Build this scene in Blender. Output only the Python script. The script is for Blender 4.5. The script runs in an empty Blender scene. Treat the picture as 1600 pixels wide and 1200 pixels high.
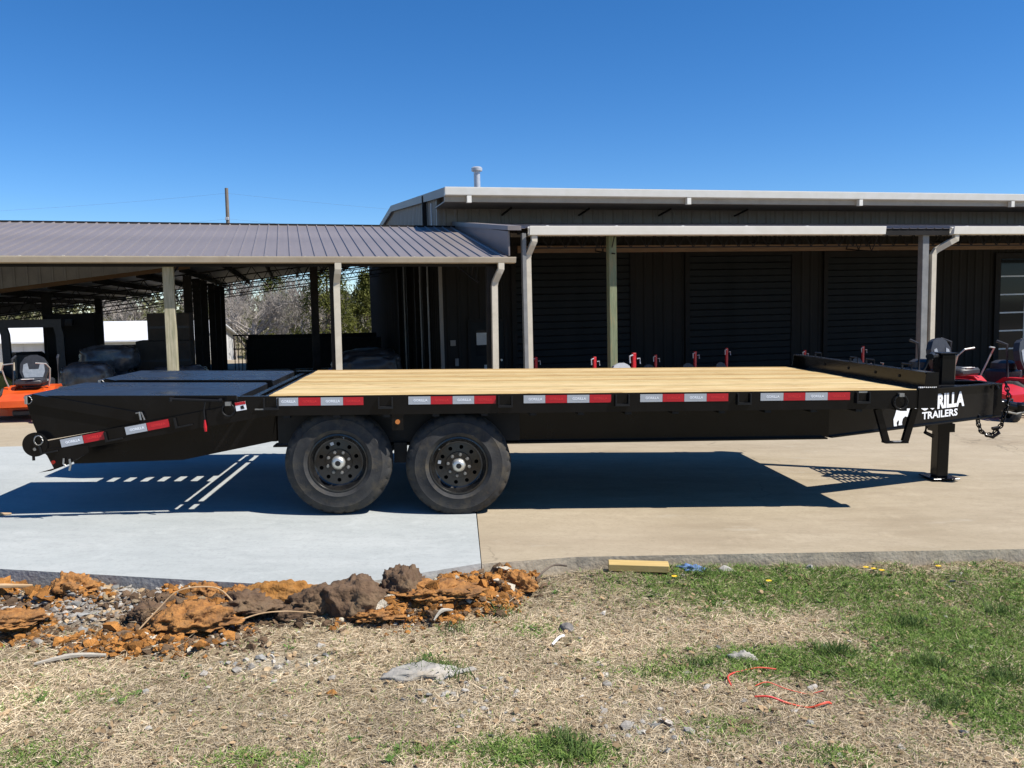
import bpy, math, random
import numpy as np
from mathutils import Matrix, Vector, noise, Euler

random.seed(7)
rng = np.random.default_rng(7)
scene = bpy.context.scene
col = scene.collection
R = math.radians

# ------------------------------------------------------------------ camera
CAM_Z = 1.62
pitch, roll = 0.0937, -0.0127
fwd = Vector((0, math.cos(pitch), -math.sin(pitch)))
up0 = Vector((0, math.sin(pitch), math.cos(pitch)))
rt0 = Vector((1, 0, 0))
rt = math.cos(roll) * rt0 + math.sin(roll) * up0
up = -math.sin(roll) * rt0 + math.cos(roll) * up0
cam_data = bpy.data.cameras.new('camera')
cam = bpy.data.objects.new('camera', cam_data)
col.objects.link(cam)
m = Matrix((rt, up, -fwd)).transposed().to_4x4()
m.translation = (0, 0, CAM_Z)
cam.matrix_world = m
cam_data.sensor_width = 36
cam_data.lens = 36 * 1308 / 1600
cam_data.clip_end = 3000
cam_data.clip_start = 0.05
scene.camera = cam

# ------------------------------------------------------------------ sky, sun, exposure
sun_vec = Vector((0.72, -0.235, 1.0)).normalized()
sun_el = math.asin(sun_vec.z)
sun_rot = math.atan2(sun_vec.x, sun_vec.y)
world = bpy.data.worlds.new('World')
scene.world = world
world.use_nodes = True
wn = world.node_tree
bg = wn.nodes['Background']
sky = wn.nodes.new('ShaderNodeTexSky')
sky.sky_type = 'NISHITA'
sky.sun_disc = False
sky.sun_elevation = sun_el
sky.sun_rotation = sun_rot
sky.altitude = 2000
sky.air_density = 1.0
sky.dust_density = 0.0
sky.ozone_density = 4.0
hsv = wn.nodes.new('ShaderNodeHueSaturation')
hsv.inputs['Saturation'].default_value = 1.27
hsv.inputs['Value'].default_value = 1.50
wn.links.new(sky.outputs[0], hsv.inputs['Color'])
tint = wn.nodes.new('ShaderNodeVectorMath'); tint.operation = 'MULTIPLY'; tint.inputs[1].default_value = (0.96, 1.02, 1.12)
wn.links.new(hsv.outputs[0], tint.inputs[0])
wn.links.new(tint.outputs[0], bg.inputs[0])
bg.inputs[1].default_value = 0.05
sd = bpy.data.lights.new('sun', 'SUN')
sd.energy = 4.5
sd.angle = R(0.53)
sd.color = (1.0, 0.955, 0.89)
sun = bpy.data.objects.new('sun', sd)
col.objects.link(sun)
sun.rotation_euler = sun_vec.to_track_quat('Z', 'Y').to_euler()
sun.location = (20, -5, 30)
vs = scene.view_settings
vs.view_transform = 'Standard'
vs.look = 'None'
vs.exposure = 0.8
vs.gamma = 1.0
vs.use_curve_mapping = False

# ------------------------------------------------------------------ helpers
class MB:
    """collects faces, builds ONE mesh object"""
    def __init__(s):
        s.v = []; s.f = []; s.M = None
    def add(s, vs_, fs_):
        o = len(s.v)
        s.v += [tuple(p) for p in vs_]
        s.f += [tuple(o + i for i in f) for f in fs_]
        return s
    def box(s, x0, x1, y0, y1, z0, z1, M=None):
        P = [Vector((x, y, z)) for x in (x0, x1) for y in (y0, y1) for z in (z0, z1)]
        if M is not None: P = [M @ p for p in P]
        return s.add(P, [(0, 1, 3, 2), (4, 6, 7, 5), (0, 4, 5, 1), (2, 3, 7, 6), (0, 2, 6, 4), (1, 5, 7, 3)])
    def cbox(s, x0, x1, y0, y1, z0, z1, c=0.01, M=None):
        """box with chamfered edges"""
        P = []; idx = {}
        for i, x in enumerate((x0, x1)):
            for j, y in enumerate((y0, y1)):
                for k, z in enumerate((z0, z1)):
                    sx, sy, sz = (1, -1)[i], (1, -1)[j], (1, -1)[k]
                    for a in range(3):
                        p = [x, y, z]
                        if a != 0: p[0] += sx * c
                        if a != 1: p[1] += sy * c
                        if a != 2: p[2] += sz * c
                        idx[(i, j, k, a)] = len(P); P.append(Vector(p))
        if M is not None: P = [M @ p for p in P]
        F = []
        q = ((0, 0), (0, 1), (1, 1), (1, 0))
        for i in (0, 1):
            F.append([idx[(i, j, k, 0)] for j, k in q]); F.append([idx[(j, i, k, 1)] for j, k in q]); F.append([idx[(j, k, i, 2)] for j, k in q])
        for a in (0, 1):
            for b in (0, 1):
                F.append([idx[(a, b, 0, 0)], idx[(a, b, 1, 0)], idx[(a, b, 1, 1)], idx[(a, b, 0, 1)]])
                F.append([idx[(a, 0, b, 0)], idx[(a, 1, b, 0)], idx[(a, 1, b, 2)], idx[(a, 0, b, 2)]])
                F.append([idx[(0, a, b, 1)], idx[(1, a, b, 1)], idx[(1, a, b, 2)], idx[(0, a, b, 2)]])
        for i in (0, 1):
            for j in (0, 1):
                for k in (0, 1):
                    F.append([idx[(i, j, k, a)] for a in range(3)])
        return s.add(P, F)
    def tube(s, p0, p1, r, n=6, r1=None, caps=True):
        return s.path([p0, p1], [r, r if r1 is None else r1], n, caps)
    def path(s, pts, r, n=6, caps=True):
        pts = [Vector(p) for p in pts]
        if not hasattr(r, '__len__'): r = [r] * len(pts)
        V = []; F = []
        for i, p in enumerate(pts):
            a = pts[max(0, i - 1)]; b = pts[min(len(pts) - 1, i + 1)]
            t = (b - a).normalized()
            ref = Vector((0, 0, 1)) if abs(t.z) < 0.95 else Vector((0, 1, 0))
            x = t.cross(ref).normalized(); y = t.cross(x)
            for k in range(n):
                an = 2 * math.pi * (k + 0.5) / n
                V.append(p + (x * math.cos(an) + y * math.sin(an)) * r[i])
        for i in range(len(pts) - 1):
            for k in range(n):
                k2 = (k + 1) % n
                F.append((i * n + k, i * n + k2, (i + 1) * n + k2, (i + 1) * n + k))
        if caps:
            F.append(tuple(range(n))[::-1]); F.append(tuple((len(pts) - 1) * n + k for k in range(n)))
        return s.add(V, F)
    def rpath(s, pts, w, h, caps=True, upv=(0, 0, 1)):
        """rectangular section swept along pts; w is along the side direction, h along the other"""
        pts = [Vector(p) for p in pts]; V = []; F = []
        for i, p in enumerate(pts):
            a = pts[max(0, i - 1)]; b = pts[min(len(pts) - 1, i + 1)]
            t = (b - a).normalized(); ref = Vector(upv)
            if abs(t.dot(ref)) > 0.97: ref = Vector((0, 1, 0))
            x = t.cross(ref).normalized(); y = x.cross(t)
            for dx, dy in ((-1, -1), (1, -1), (1, 1), (-1, 1)):
                V.append(p + x * dx * w / 2 + y * dy * h / 2)
        for i in range(len(pts) - 1):
            for k in range(4):
                k2 = (k + 1) % 4
                F.append((i * 4 + k, i * 4 + k2, (i + 1) * 4 + k2, (i + 1) * 4 + k))
        if caps: F.append((3, 2, 1, 0)); F.append(tuple((len(pts) - 1) * 4 + k for k in range(4)))
        return s.add(V, F)
    def prism(s, poly, o, ax, ay, az, d):
        """poly (2d) in plane ax,ay from origin o, extruded d along az"""
        o, ax, ay, az = Vector(o), Vector(ax), Vector(ay), Vector(az)
        n = len(poly)
        V = [o + ax * p[0] + ay * p[1] for p in poly] + [o + ax * p[0] + ay * p[1] + az * d for p in poly]
        F = [tuple(range(n))[::-1], tuple(range(n, 2 * n))] + [(i, (i + 1) % n, n + (i + 1) % n, n + i) for i in range(n)]
        return s.add(V, F)
    def lathe(s, prof, o, axis, n=32, rad=None, close=False):
        """prof: list of (axial, radius) ; rad(k,i,r) may vary the radius"""
        o = Vector(o); axis = Vector(axis).normalized()
        ref = Vector((0, 0, 1)) if abs(axis.z) < 0.9 else Vector((1, 0, 0))
        x = axis.cross(ref).normalized(); y = axis.cross(x)
        V = []; F = []; m_ = len(prof)
        for k in range(n):
            an = 2 * math.pi * k / n
            for i, (a, r) in enumerate(prof):
                if rad: r = rad(k, i, r)
                V.append(o + axis * a + (x * math.cos(an) + y * math.sin(an)) * r)
        for k in range(n):
            k2 = (k + 1) % n
            for i in range(m_ - (0 if close else 1)):
                i2 = (i + 1) % m_
                F.append((k * m_ + i, k * m_ + i2, k2 * m_ + i2, k2 * m_ + i))
        return s.add(V, F)
    def mesh(s, name, mat, smooth=False):
        me = bpy.data.meshes.new(name)
        me.from_pydata([tuple(p) for p in s.v], [], s.f)
        me.validate(); me.update()
        import bmesh
        bm = bmesh.new(); bm.from_mesh(me); bmesh.ops.recalc_face_normals(bm, faces=bm.faces); bm.to_mesh(me); bm.free()
        if mat: me.materials.append(mat)
        if smooth:
            me.polygons.foreach_set('use_smooth', [True] * len(me.polygons))
            try: me.set_sharp_from_angle(angle=R(40))
            except Exception: pass
        return me
    def build(s, name, mat, parent=None, smooth=False):
        return link(name, s.mesh(name, mat, smooth), parent)

def link(name, me, parent=None, loc=None, rot=None):
    o = bpy.data.objects.new(name, me)
    col.objects.link(o)
    if parent: o.parent = parent
    if loc is not None: o.location = loc
    if rot is not None: o.rotation_euler = rot
    return o
def empty(name, loc=(0, 0, 0), rot=(0, 0, 0), parent=None):
    o = link(name, None, parent, loc, rot)
    o.empty_display_size = 0.2
    return o
def tag(o, label=None, cat=None, group=None, kind=None):
    if label: o['label'] = label
    if cat: o['category'] = cat
    if group: o['group'] = group
    if kind: o['kind'] = kind
    return o
def copy_tree(o, parent=None):
    c = o.copy(); col.objects.link(c); c.parent = parent
    for ch in o.children: copy_tree(ch, c)
    return c
def fbm(p, o=4, l=2.0, g=0.5):
    s_ = 0; a = 1
    p = Vector(p)
    for _ in range(o):
        s_ += a * noise.noise(p); p = p * l; a *= g
    return s_

# ------------------------------------------------------------------ materials
def newmat(name):
    mt = bpy.data.materials.new(name); mt.use_nodes = True
    return mt, mt.node_tree, mt.node_tree.nodes['Principled BSDF']
def setp(b, **k):
    for n_, v in k.items():
        n_ = {'rough': 'Roughness', 'metal': 'Metallic', 'spec': 'Specular IOR Level', 'coat': 'Coat Weight', 'coatr': 'Coat Roughness', 'trans': 'Transmission Weight', 'ior': 'IOR', 'sheen': 'Sheen Weight'}[n_]
        b.inputs[n_].default_value = v
def mat(name, c1, c2=None, scale=8.0, rough=0.6, bump=0.0, bscale=60.0, stretch=(1, 1, 1), detail=6, lo=0.35, hi=0.65, c3=None, s3=1.5, **kw):
    """base colour mottled between c1 and c2 (noise), optional wear colour c3, optional fine bump"""
    mt, nt, b = newmat(name)
    setp(b, rough=rough, **kw)
    L = nt.links.new
    tc = nt.nodes.new('ShaderNodeTexCoord'); mp = nt.nodes.new('ShaderNodeMapping')
    mp.inputs['Scale'].default_value = stretch
    L(tc.outputs['Object'], mp.inputs['Vector'])
    if c2 is None: c2 = tuple(min(1, x * 1.18 + 0.002) for x in c1)
    nz = nt.nodes.new('ShaderNodeTexNoise'); nz.inputs['Scale'].default_value = scale; nz.inputs['Detail'].default_value = detail
    nz.inputs['Roughness'].default_value = 0.62
    L(mp.outputs[0], nz.inputs['Vector'])
    rp = nt.nodes.new('ShaderNodeValToRGB')
    rp.color_ramp.elements[0].position = lo; rp.color_ramp.elements[0].color = (*c1, 1)
    rp.color_ramp.elements[1].position = hi; rp.color_ramp.elements[1].color = (*c2, 1)
    L(nz.outputs['Fac'], rp.inputs[0])
    out = rp.outputs[0]
    if c3 is not None:
        n3 = nt.nodes.new('ShaderNodeTexNoise'); n3.inputs['Scale'].default_value = s3; n3.inputs['Detail'].default_value = 8
        n3.inputs['Roughness'].default_value = 0.7
        L(mp.outputs[0], n3.inputs['Vector'])
        r3 = nt.nodes.new('ShaderNodeValToRGB'); r3.color_ramp.elements[0].position = 0.5; r3.color_ramp.elements[1].position = 0.72
        L(n3.outputs['Fac'], r3.inputs[0])
        mx = nt.nodes.new('ShaderNodeMixRGB'); mx.inputs[2].default_value = (*c3, 1)
        L(r3.outputs[0], mx.inputs[0]); L(out, mx.inputs[1]); out = mx.outputs[0]
    L(out, b.inputs['Base Color'])
    if bump:
        nb_ = nt.nodes.new('ShaderNodeTexNoise'); nb_.inputs['Scale'].default_value = bscale; nb_.inputs['Detail'].default_value = 5
        L(mp.outputs[0], nb_.inputs['Vector'])
        bp = nt.nodes.new('ShaderNodeBump'); bp.inputs['Strength'].default_value = bump; bp.inputs['Distance'].default_value = 0.01
        L(nb_.outputs['Fac'], bp.inputs['Height']); L(bp.outputs[0], b.inputs['Normal'])
    return mt
def attr_mat(name, rough=0.9, bump=0.0, bscale=200, var=0.0, trans=0.0):
    mt, nt, b = newmat(name); setp(b, rough=rough, spec=0.2)
    L = nt.links.new
    at = nt.nodes.new('ShaderNodeAttribute'); at.attribute_name = 'Col'
    out = at.outputs['Color']
    if var:
        tc = nt.nodes.new('ShaderNodeTexCoord'); nz = nt.nodes.new('ShaderNodeTexNoise'); nz.inputs['Scale'].default_value = bscale; nz.inputs['Detail'].default_value = 6
        L(tc.outputs['Object'], nz.inputs['Vector'])
        mr = nt.nodes.new('ShaderNodeMapRange'); mr.inputs[1].default_value = 0.3; mr.inputs[2].default_value = 0.7; mr.inputs[3].default_value = 1 - var; mr.inputs[4].default_value = 1 + var
        L(nz.outputs['Fac'], mr.inputs[0])
        mx = nt.nodes.new('ShaderNodeVectorMath'); mx.operation = 'SCALE'
        L(out, mx.inputs[0]); L(mr.outputs[0], mx.inputs['Scale']); out = mx.outputs[0]
        if bump:
            bp = nt.nodes.new('ShaderNodeBump'); bp.inputs['Strength'].default_value = bump; bp.inputs['Distance'].default_value = 0.01
            L(nz.outputs['Fac'], bp.inputs['Height']); L(bp.outputs[0], b.inputs['Normal'])
    L(out, b.inputs['Base Color'])
    if trans:
        tr_ = nt.nodes.new('ShaderNodeBsdfTranslucent'); L(out, tr_.inputs['Color'])
        ms = nt.nodes.new('ShaderNodeMixShader'); ms.inputs[0].default_value = trans
        L(b.outputs[0], ms.inputs[1]); L(tr_.outputs[0], ms.inputs[2])
        L(ms.outputs[0], nt.nodes['Material Output'].inputs['Surface'])
    return mt

def concrete(name, c1, c2, stain, crack=0.0, white=None):
    mt, nt, b = newmat(name); setp(b, rough=0.85, spec=0.3)
    L = nt.links.new
    tc = nt.nodes.new('ShaderNodeTexCoord')
    def nzz(sc, det=8, ro=0.65, st=None):
        n_ = nt.nodes.new('ShaderNodeTexNoise'); n_.inputs['Scale'].default_value = sc; n_.inputs['Detail'].default_value = det; n_.inputs['Roughness'].default_value = ro
        if st:
            mp = nt.nodes.new('ShaderNodeMapping'); mp.inputs['Scale'].default_value = st; L(tc.outputs['Object'], mp.inputs[0]); L(mp.outputs[0], n_.inputs['Vector'])
        else: L(tc.outputs['Object'], n_.inputs['Vector'])
        return n_.outputs['Fac']
    def ramp(x, p0, p1, a=(0, 0, 0), bb=(1, 1, 1)):
        r_ = nt.nodes.new('ShaderNodeValToRGB'); r_.color_ramp.elements[0].position = p0; r_.color_ramp.elements[1].position = p1
        r_.color_ramp.elements[0].color = (*a, 1); r_.color_ramp.elements[1].color = (*bb, 1); L(x, r_.inputs[0]); return r_.outputs[0]
    def mix(f, a, c):
        x = nt.nodes.new('ShaderNodeMixRGB'); L(f, x.inputs[0]); L(a, x.inputs[1])
        if isinstance(c, tuple): x.inputs[2].default_value = (*c, 1)
        else: L(c, x.inputs[2])
        return x.outputs[0]
    base = ramp(nzz(1.1, 8, 0.6, (1, 2.2, 1)), 0.3, 0.7, c1, c2)
    base = mix(ramp(nzz(0.55, 9, 0.7, (0.7, 2.5, 1)), 0.50, 0.74, (0, 0, 0), (0.75, 0.75, 0.75)), base, stain)
    base = mix(ramp(nzz(9.0, 8, 0.72, (0.5, 1.3, 1)), 0.46, 0.72, (0, 0, 0), (0.5, 0.5, 0.5)), base, tuple(x * 0.80 for x in c1))
    base = mix(ramp(nzz(0.25, 6, 0.6), 0.45, 0.7, (0, 0, 0), (0.45, 0.45, 0.45)), base, tuple(min(1, x * 1.12) for x in c2))
    base = mix(ramp(nzz(34.0, 6, 0.75), 0.50, 0.68, (0, 0, 0), (0.42, 0.42, 0.42)), base, tuple(x * 0.70 for x in c1))
    base = mix(ramp(nzz(3.2, 9, 0.78), 0.56, 0.66, (0, 0, 0), (0.4, 0.4, 0.4)), base, tuple(min(1, x * 1.16) for x in c2))
    base = mix(ramp(nzz(1.7, 10, 0.8), 0.60, 0.66, (0, 0, 0), (0.38, 0.38, 0.38)), base, stain)
    # speckle: aggregate and grit
    g = nzz(140, 3, 0.7)
    base = mix(ramp(g, 0.62, 0.72, (0, 0, 0), (0.28, 0.28, 0.28)), base, tuple(x * 0.45 for x in c1))
    base = mix(ramp(nzz(300, 2, 0.6), 0.64, 0.74, (0, 0, 0), (0.3, 0.3, 0.3)), base, tuple(min(1, x * 1.35) for x in c2))
    if white:
        base = mix(ramp(nzz(2.2, 8, 0.72, (0.6, 2.0, 1)), 0.60, 0.75, (0, 0, 0), (0.45, 0.45, 0.45)), base, white)
    if crack:
        vo = nt.nodes.new('ShaderNodeTexVoronoi'); vo.feature = 'DISTANCE_TO_EDGE'; vo.inputs['Scale'].default_value = 0.33
        wv = nt.nodes.new('ShaderNodeTexNoise'); wv.inputs['Scale'].default_value = 1.6; wv.inputs['Detail'].default_value = 8
        L(tc.outputs['Object'], wv.inputs['Vector'])
        ad = nt.nodes.new('ShaderNodeVectorMath'); ad.operation = 'MULTIPLY_ADD'; ad.inputs[1].default_value = (0.9, 0.9, 0.9)
        L(wv.outputs['Color'], ad.inputs[0]); L(tc.outputs['Object'], ad.inputs[2]); L(ad.outputs[0], vo.inputs['Vector'])
        cr = ramp(vo.outputs['Distance'], 0.0, 0.0035, (1, 1, 1), (0, 0, 0))
        mk = ramp(nzz(0.45, 2), 0.44, 0.56, (0, 0, 0), (crack, crack, crack))
        mm = nt.nodes.new('ShaderNodeMixRGB'); mm.blend_type = 'MULTIPLY'; mm.inputs[0].default_value = 1
        L(cr, mm.inputs[1]); L(mk, mm.inputs[2])
        base = mix(mm.outputs[0], base, tuple(x * 0.35 for x in c1))
    L(base, b.inputs['Base Color'])
    bp = nt.nodes.new('ShaderNodeBump'); bp.inputs['Strength'].default_value = 0.25; bp.inputs['Distance'].default_value = 0.004
    L(g, bp.inputs['Height']); L(bp.outputs[0], b.inputs['Normal'])
    return mt

M = {}
M['black'] = mat('black_paint', (0.0035, 0.0035, 0.004), (0.006, 0.006, 0.0065), 5, rough=0.2, bump=0.05, bscale=25, spec=0.22)
M['black_matte'] = mat('black_steel', (0.006, 0.006, 0.0065), (0.013, 0.0125, 0.012), 6, rough=0.5, bump=0.1, spec=0.25)
def tread_mat():
    mt, nt, b = newmat('ramp_tread_plate'); setp(b, rough=0.26, spec=0.6)
    L = nt.links.new
    b.inputs['Base Color'].default_value = (0.013, 0.014, 0.016, 1)
    tc = nt.nodes.new('ShaderNodeTexCoord'); w = nt.nodes.new('ShaderNodeTexVoronoi'); w.inputs['Scale'].default_value = 38
    n_ = nt.nodes.new('ShaderNodeTexNoise'); n_.inputs['Scale'].default_value = 3; n_.inputs['Detail'].default_value = 7
    L(tc.outputs['Object'], w.inputs['Vector']); L(tc.outputs['Object'], n_.inputs['Vector'])
    bp = nt.nodes.new('ShaderNodeBump'); bp.inputs['Strength'].default_value = 0.35; bp.inputs['Distance'].default_value = 0.003
    L(w.outputs['Distance'], bp.inputs['Height']); L(bp.outputs[0], b.inputs['Normal'])
    r_ = nt.nodes.new('ShaderNodeMapRange'); r_.inputs[1].default_value = 0.3; r_.inputs[2].default_value = 0.7; r_.inputs[3].default_value = 0.18; r_.inputs[4].default_value = 0.42
    L(n_.outputs['Fac'], r_.inputs[0]); L(r_.outputs[0], b.inputs['Roughness'])
    return mt
M['tread'] = tread_mat()
M['rubber'] = mat('tyre_rubber', (0.022, 0.022, 0.023), (0.042, 0.041, 0.039), 9, rough=0.78, spec=0.3, bump=0.25, bscale=90, c3=(0.08, 0.066, 0.045), s3=7)
M['rim'] = mat('wheel_black_gloss', (0.006, 0.006, 0.006), (0.016, 0.015, 0.014), 14, rough=0.22, spec=0.6)
M['chrome'] = mat('zinc_cap', (0.55, 0.54, 0.48), (0.64, 0.62, 0.55), 30, rough=0.38, metal=0.75)
M['steel'] = mat('bare_steel', (0.30, 0.29, 0.27), (0.42, 0.41, 0.38), 20, rough=0.4, metal=0.9)
M['hole'] = mat('dark_hole', (0.004, 0.004, 0.004), (0.006, 0.006, 0.006), rough=0.9)
M['tape_silver'] = mat('reflective_silver', (0.34, 0.36, 0.38), (0.42, 0.44, 0.46), 60, rough=0.45, bump=0.1, bscale=300)
M['tape_red'] = mat('reflective_red', (0.38, 0.006, 0.012), (0.48, 0.012, 0.018), 60, rough=0.4, bump=0.1, bscale=300)
M['tape_text'] = mat('tape_print_white', (0.72, 0.74, 0.76), rough=0.5)
M['tape_text_red'] = mat('tape_print_red', (0.62, 0.03, 0.03), rough=0.5)
M['decal'] = mat('decal_white', (0.78, 0.79, 0.80), (0.84, 0.85, 0.86), rough=0.45)
M['marker_red'] = mat('marker_lens', (0.20, 0.01, 0.008), (0.3, 0.02, 0.01), rough=0.2)
M['marker_amber'] = mat('amber_lens', (0.45, 0.13, 0.03), (0.55, 0.2, 0.05), rough=0.2)
def plank_mat(i):
    k = [(0.50, 0.37, 0.175), (0.55, 0.42, 0.21), (0.43, 0.295, 0.125), (0.57, 0.445, 0.24), (0.485, 0.385, 0.195)][i]
    mt, nt, b = newmat('pine_plank_%d' % i); setp(b, rough=0.75, spec=0.25)
    L = nt.links.new
    tc = nt.nodes.new('ShaderNodeTexCoord'); mp = nt.nodes.new('ShaderNodeMapping'); mp.inputs['Scale'].default_value = (0.9, 16, 16); mp.inputs['Location'].default_value = (i * 3.7, i * 1.3, 0)
    L(tc.outputs['Object'], mp.inputs[0])
    n_ = nt.nodes.new('ShaderNodeTexNoise'); n_.inputs['Scale'].default_value = 3.0; n_.inputs['Detail'].default_value = 8; n_.inputs['Roughness'].default_value = 0.65; n_.inputs['Distortion'].default_value = 0.6
    L(mp.outputs[0], n_.inputs['Vector'])
    r_ = nt.nodes.new('ShaderNodeValToRGB'); e = r_.color_ramp.elements
    e[0].position = 0.33; e[0].color = (k[0] * 0.36, k[1] * 0.27, k[2] * 0.18, 1)
    e[1].position = 0.60; e[1].color = (*k, 1)
    x = e.new(0.44); x.color = (k[0] * 0.80, k[1] * 0.73, k[2] * 0.62, 1)
    L(n_.outputs['Fac'], r_.inputs[0])
    # knots and dirt flecks
    v = nt.nodes.new('ShaderNodeTexVoronoi'); v.inputs['Scale'].default_value = 1.0
    mp2 = nt.nodes.new('ShaderNodeMapping'); mp2.inputs['Scale'].default_value = (2.3, 6.5, 3); mp2.inputs['Location'].default_value = (i * 1.7, i * 5.3, 0)
    L(tc.outputs['Object'], mp2.inputs[0]); L(mp2.outputs[0], v.inputs['Vector'])
    rk = nt.nodes.new('ShaderNodeValToRGB'); rk.color_ramp.elements[0].position = 0.045; rk.color_ramp.elements[0].color = (0.75, 0.75, 0.75, 1); rk.color_ramp.elements[1].position = 0.13; rk.color_ramp.elements[1].color = (0, 0, 0, 1)
    L(v.outputs['Distance'], rk.inputs[0])
    mx = nt.nodes.new('ShaderNodeMixRGB'); mx.inputs[2].default_value = (0.20, 0.10, 0.04, 1)
    L(rk.outputs[0], mx.inputs[0]); L(r_.outputs[0], mx.inputs[1]); L(mx.outputs[0], b.inputs['Base Color'])
    bp = nt.nodes.new('ShaderNodeBump'); bp.inputs['Strength'].default_value = 0.2; bp.inputs['Distance'].default_value = 0.003
    L(n_.outputs['Fac'], bp.inputs['Height']); L(bp.outputs[0], b.inputs['Normal'])
    return mt
M['plank'] = [plank_mat(i) for i in range(5)]
M['conc_old'] = concrete('old_concrete', (0.285, 0.232, 0.155), (0.36, 0.30, 0.212), (0.205, 0.155, 0.10), crack=0.55, white=(0.44, 0.41, 0.35))
M['conc_new'] = concrete('new_concrete', (0.315, 0.335, 0.325), (0.375, 0.39, 0.375), (0.275, 0.295, 0.285))
M['conc_edge'] = mat('slab_edge_concrete', (0.36, 0.305, 0.22), (0.48, 0.415, 0.31), 7, rough=0.95, bump=0.5, bscale=40, c3=(0.22, 0.195, 0.155), s3=5)
M['conc_edge_new'] = mat('new_slab_edge', (0.30, 0.30, 0.285), (0.38, 0.38, 0.36), 7, rough=0.95, bump=0.5, bscale=40, c3=(0.24, 0.24, 0.225), s3=6)
M['earth'] = mat('earth', (0.16, 0.13, 0.07), (0.24, 0.19, 0.11), 0.8, rough=0.95, c3=(0.07, 0.10, 0.03), s3=0.1)
M['roof'] = mat('bronze_roof_metal', (0.165, 0.145, 0.14), (0.20, 0.175, 0.168), 2.5, rough=0.42, stretch=(1, 0.4, 1), spec=0.5)
M['roof_white'] = mat('galvanised_roof', (0.22, 0.225, 0.23), (0.28, 0.28, 0.28), 3, rough=0.5)
M['gutter'] = mat('beige_gutter', (0.40, 0.335, 0.24), (0.45, 0.38, 0.275), 3, rough=0.45, c3=(0.35, 0.285, 0.2), s3=2)
M['gutter_white'] = mat('almond_gutter', (0.70, 0.67, 0.58), (0.76, 0.73, 0.65), 3, rough=0.45)
M['downspout'] = mat('beige_downspout', (0.50, 0.45, 0.355), (0.57, 0.515, 0.41), 4, rough=0.5, c3=(0.44, 0.39, 0.3), s3=3)
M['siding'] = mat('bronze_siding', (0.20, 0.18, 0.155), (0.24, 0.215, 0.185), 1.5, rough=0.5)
M['siding_shaded'] = mat('shaded_siding', (0.020, 0.019, 0.017), (0.027, 0.025, 0.0225), 1.5, rough=0.75, spec=0.12)  # bronze siding again, with the shade under awning and lean-to put into its colour
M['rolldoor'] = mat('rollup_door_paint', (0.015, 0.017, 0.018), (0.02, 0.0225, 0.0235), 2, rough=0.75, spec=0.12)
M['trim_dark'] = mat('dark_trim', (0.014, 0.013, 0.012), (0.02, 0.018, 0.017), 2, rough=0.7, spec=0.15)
M['post_wood'] = mat('treated_post', (0.26, 0.24, 0.15), (0.40, 0.36, 0.25), 5, rough=0.85, stretch=(6, 6, 0.6), bump=0.3, bscale=12, c3=(0.19, 0.2, 0.12), s3=2)
M['post_green'] = mat('treated_green_post', (0.13, 0.16, 0.085), (0.22, 0.24, 0.14), 5, rough=0.85, stretch=(6, 6, 0.6), bump=0.3, bscale=12, c3=(0.3, 0.22, 0.1), s3=3)
M['beam_wood'] = mat('brown_beam', (0.10, 0.055, 0.026), (0.15, 0.09, 0.045), 4, rough=0.85, stretch=(0.6, 6, 6))
M['truss'] = mat('truss_steel', (0.014, 0.013, 0.012), (0.022, 0.02, 0.018), 6, rough=0.7, spec=0.15)
M['post_steel'] = mat('dark_steel_post', (0.018, 0.016, 0.014), (0.03, 0.026, 0.023), 5, rough=0.7, spec=0.15)
M['post_grey'] = mat('grey_steel_post', (0.16, 0.16, 0.155), (0.22, 0.22, 0.21), 5, rough=0.5)
M['galv'] = mat('galvanised_pipe', (0.42, 0.44, 0.46), (0.5, 0.52, 0.54), 10, rough=0.45, metal=0.4)
def glass_mat():
    mt, nt, b = newmat('window_glass'); setp(b, rough=0.05, spec=0.15)
    b.inputs['Base Color'].default_value = (0.015, 0.018, 0.02, 1)
    return mt
M['glass'] = glass_mat()
M['paper'] = mat('paper_notice', (0.5, 0.48, 0.44), rough=0.7)
M['orange'] = mat('orange_paint', (0.55, 0.065, 0.006), (0.62, 0.085, 0.009), 6, rough=0.35)
M['red'] = mat('red_paint', (0.42, 0.008, 0.014), (0.5, 0.015, 0.02), 6, rough=0.35)
M['seat_black'] = mat('seat_vinyl', (0.016, 0.016, 0.018), (0.028, 0.028, 0.03), 20, rough=0.5)
M['seat_grey'] = mat('grey_vinyl', (0.20, 0.22, 0.24), (0.26, 0.28, 0.30), 20, rough=0.5)
M['seat_lightgrey'] = mat('light_grey_vinyl', (0.30, 0.31, 0.32), (0.36, 0.37, 0.38), 20, rough=0.5)
M['lever'] = mat('lever_metal', (0.36, 0.35, 0.32), (0.5, 0.48, 0.44), 20, rough=0.4, metal=0.5)
M['white'] = mat('white_paint', (0.6, 0.6, 0.59), (0.66, 0.66, 0.65), 2, rough=0.5)
M['white_roof'] = mat('white_metal_roof', (0.6, 0.61, 0.62), (0.68, 0.68, 0.68), 2, rough=0.4)
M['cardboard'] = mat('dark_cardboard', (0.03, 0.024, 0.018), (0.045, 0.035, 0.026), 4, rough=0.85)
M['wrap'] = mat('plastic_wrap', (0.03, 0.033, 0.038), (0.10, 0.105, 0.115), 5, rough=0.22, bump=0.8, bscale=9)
M['tarp'] = mat('black_tarp', (0.012, 0.013, 0.015), (0.03, 0.032, 0.036), 5, rough=0.4, bump=0.6, bscale=7)
M['yellow'] = mat('machine_yellow', (0.30, 0.21, 0.02), (0.42, 0.3, 0.04), 6, rough=0.5)
M['blue'] = mat('blue_plastic', (0.02, 0.05, 0.12), (0.03, 0.08, 0.2), 6, rough=0.4)
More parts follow.
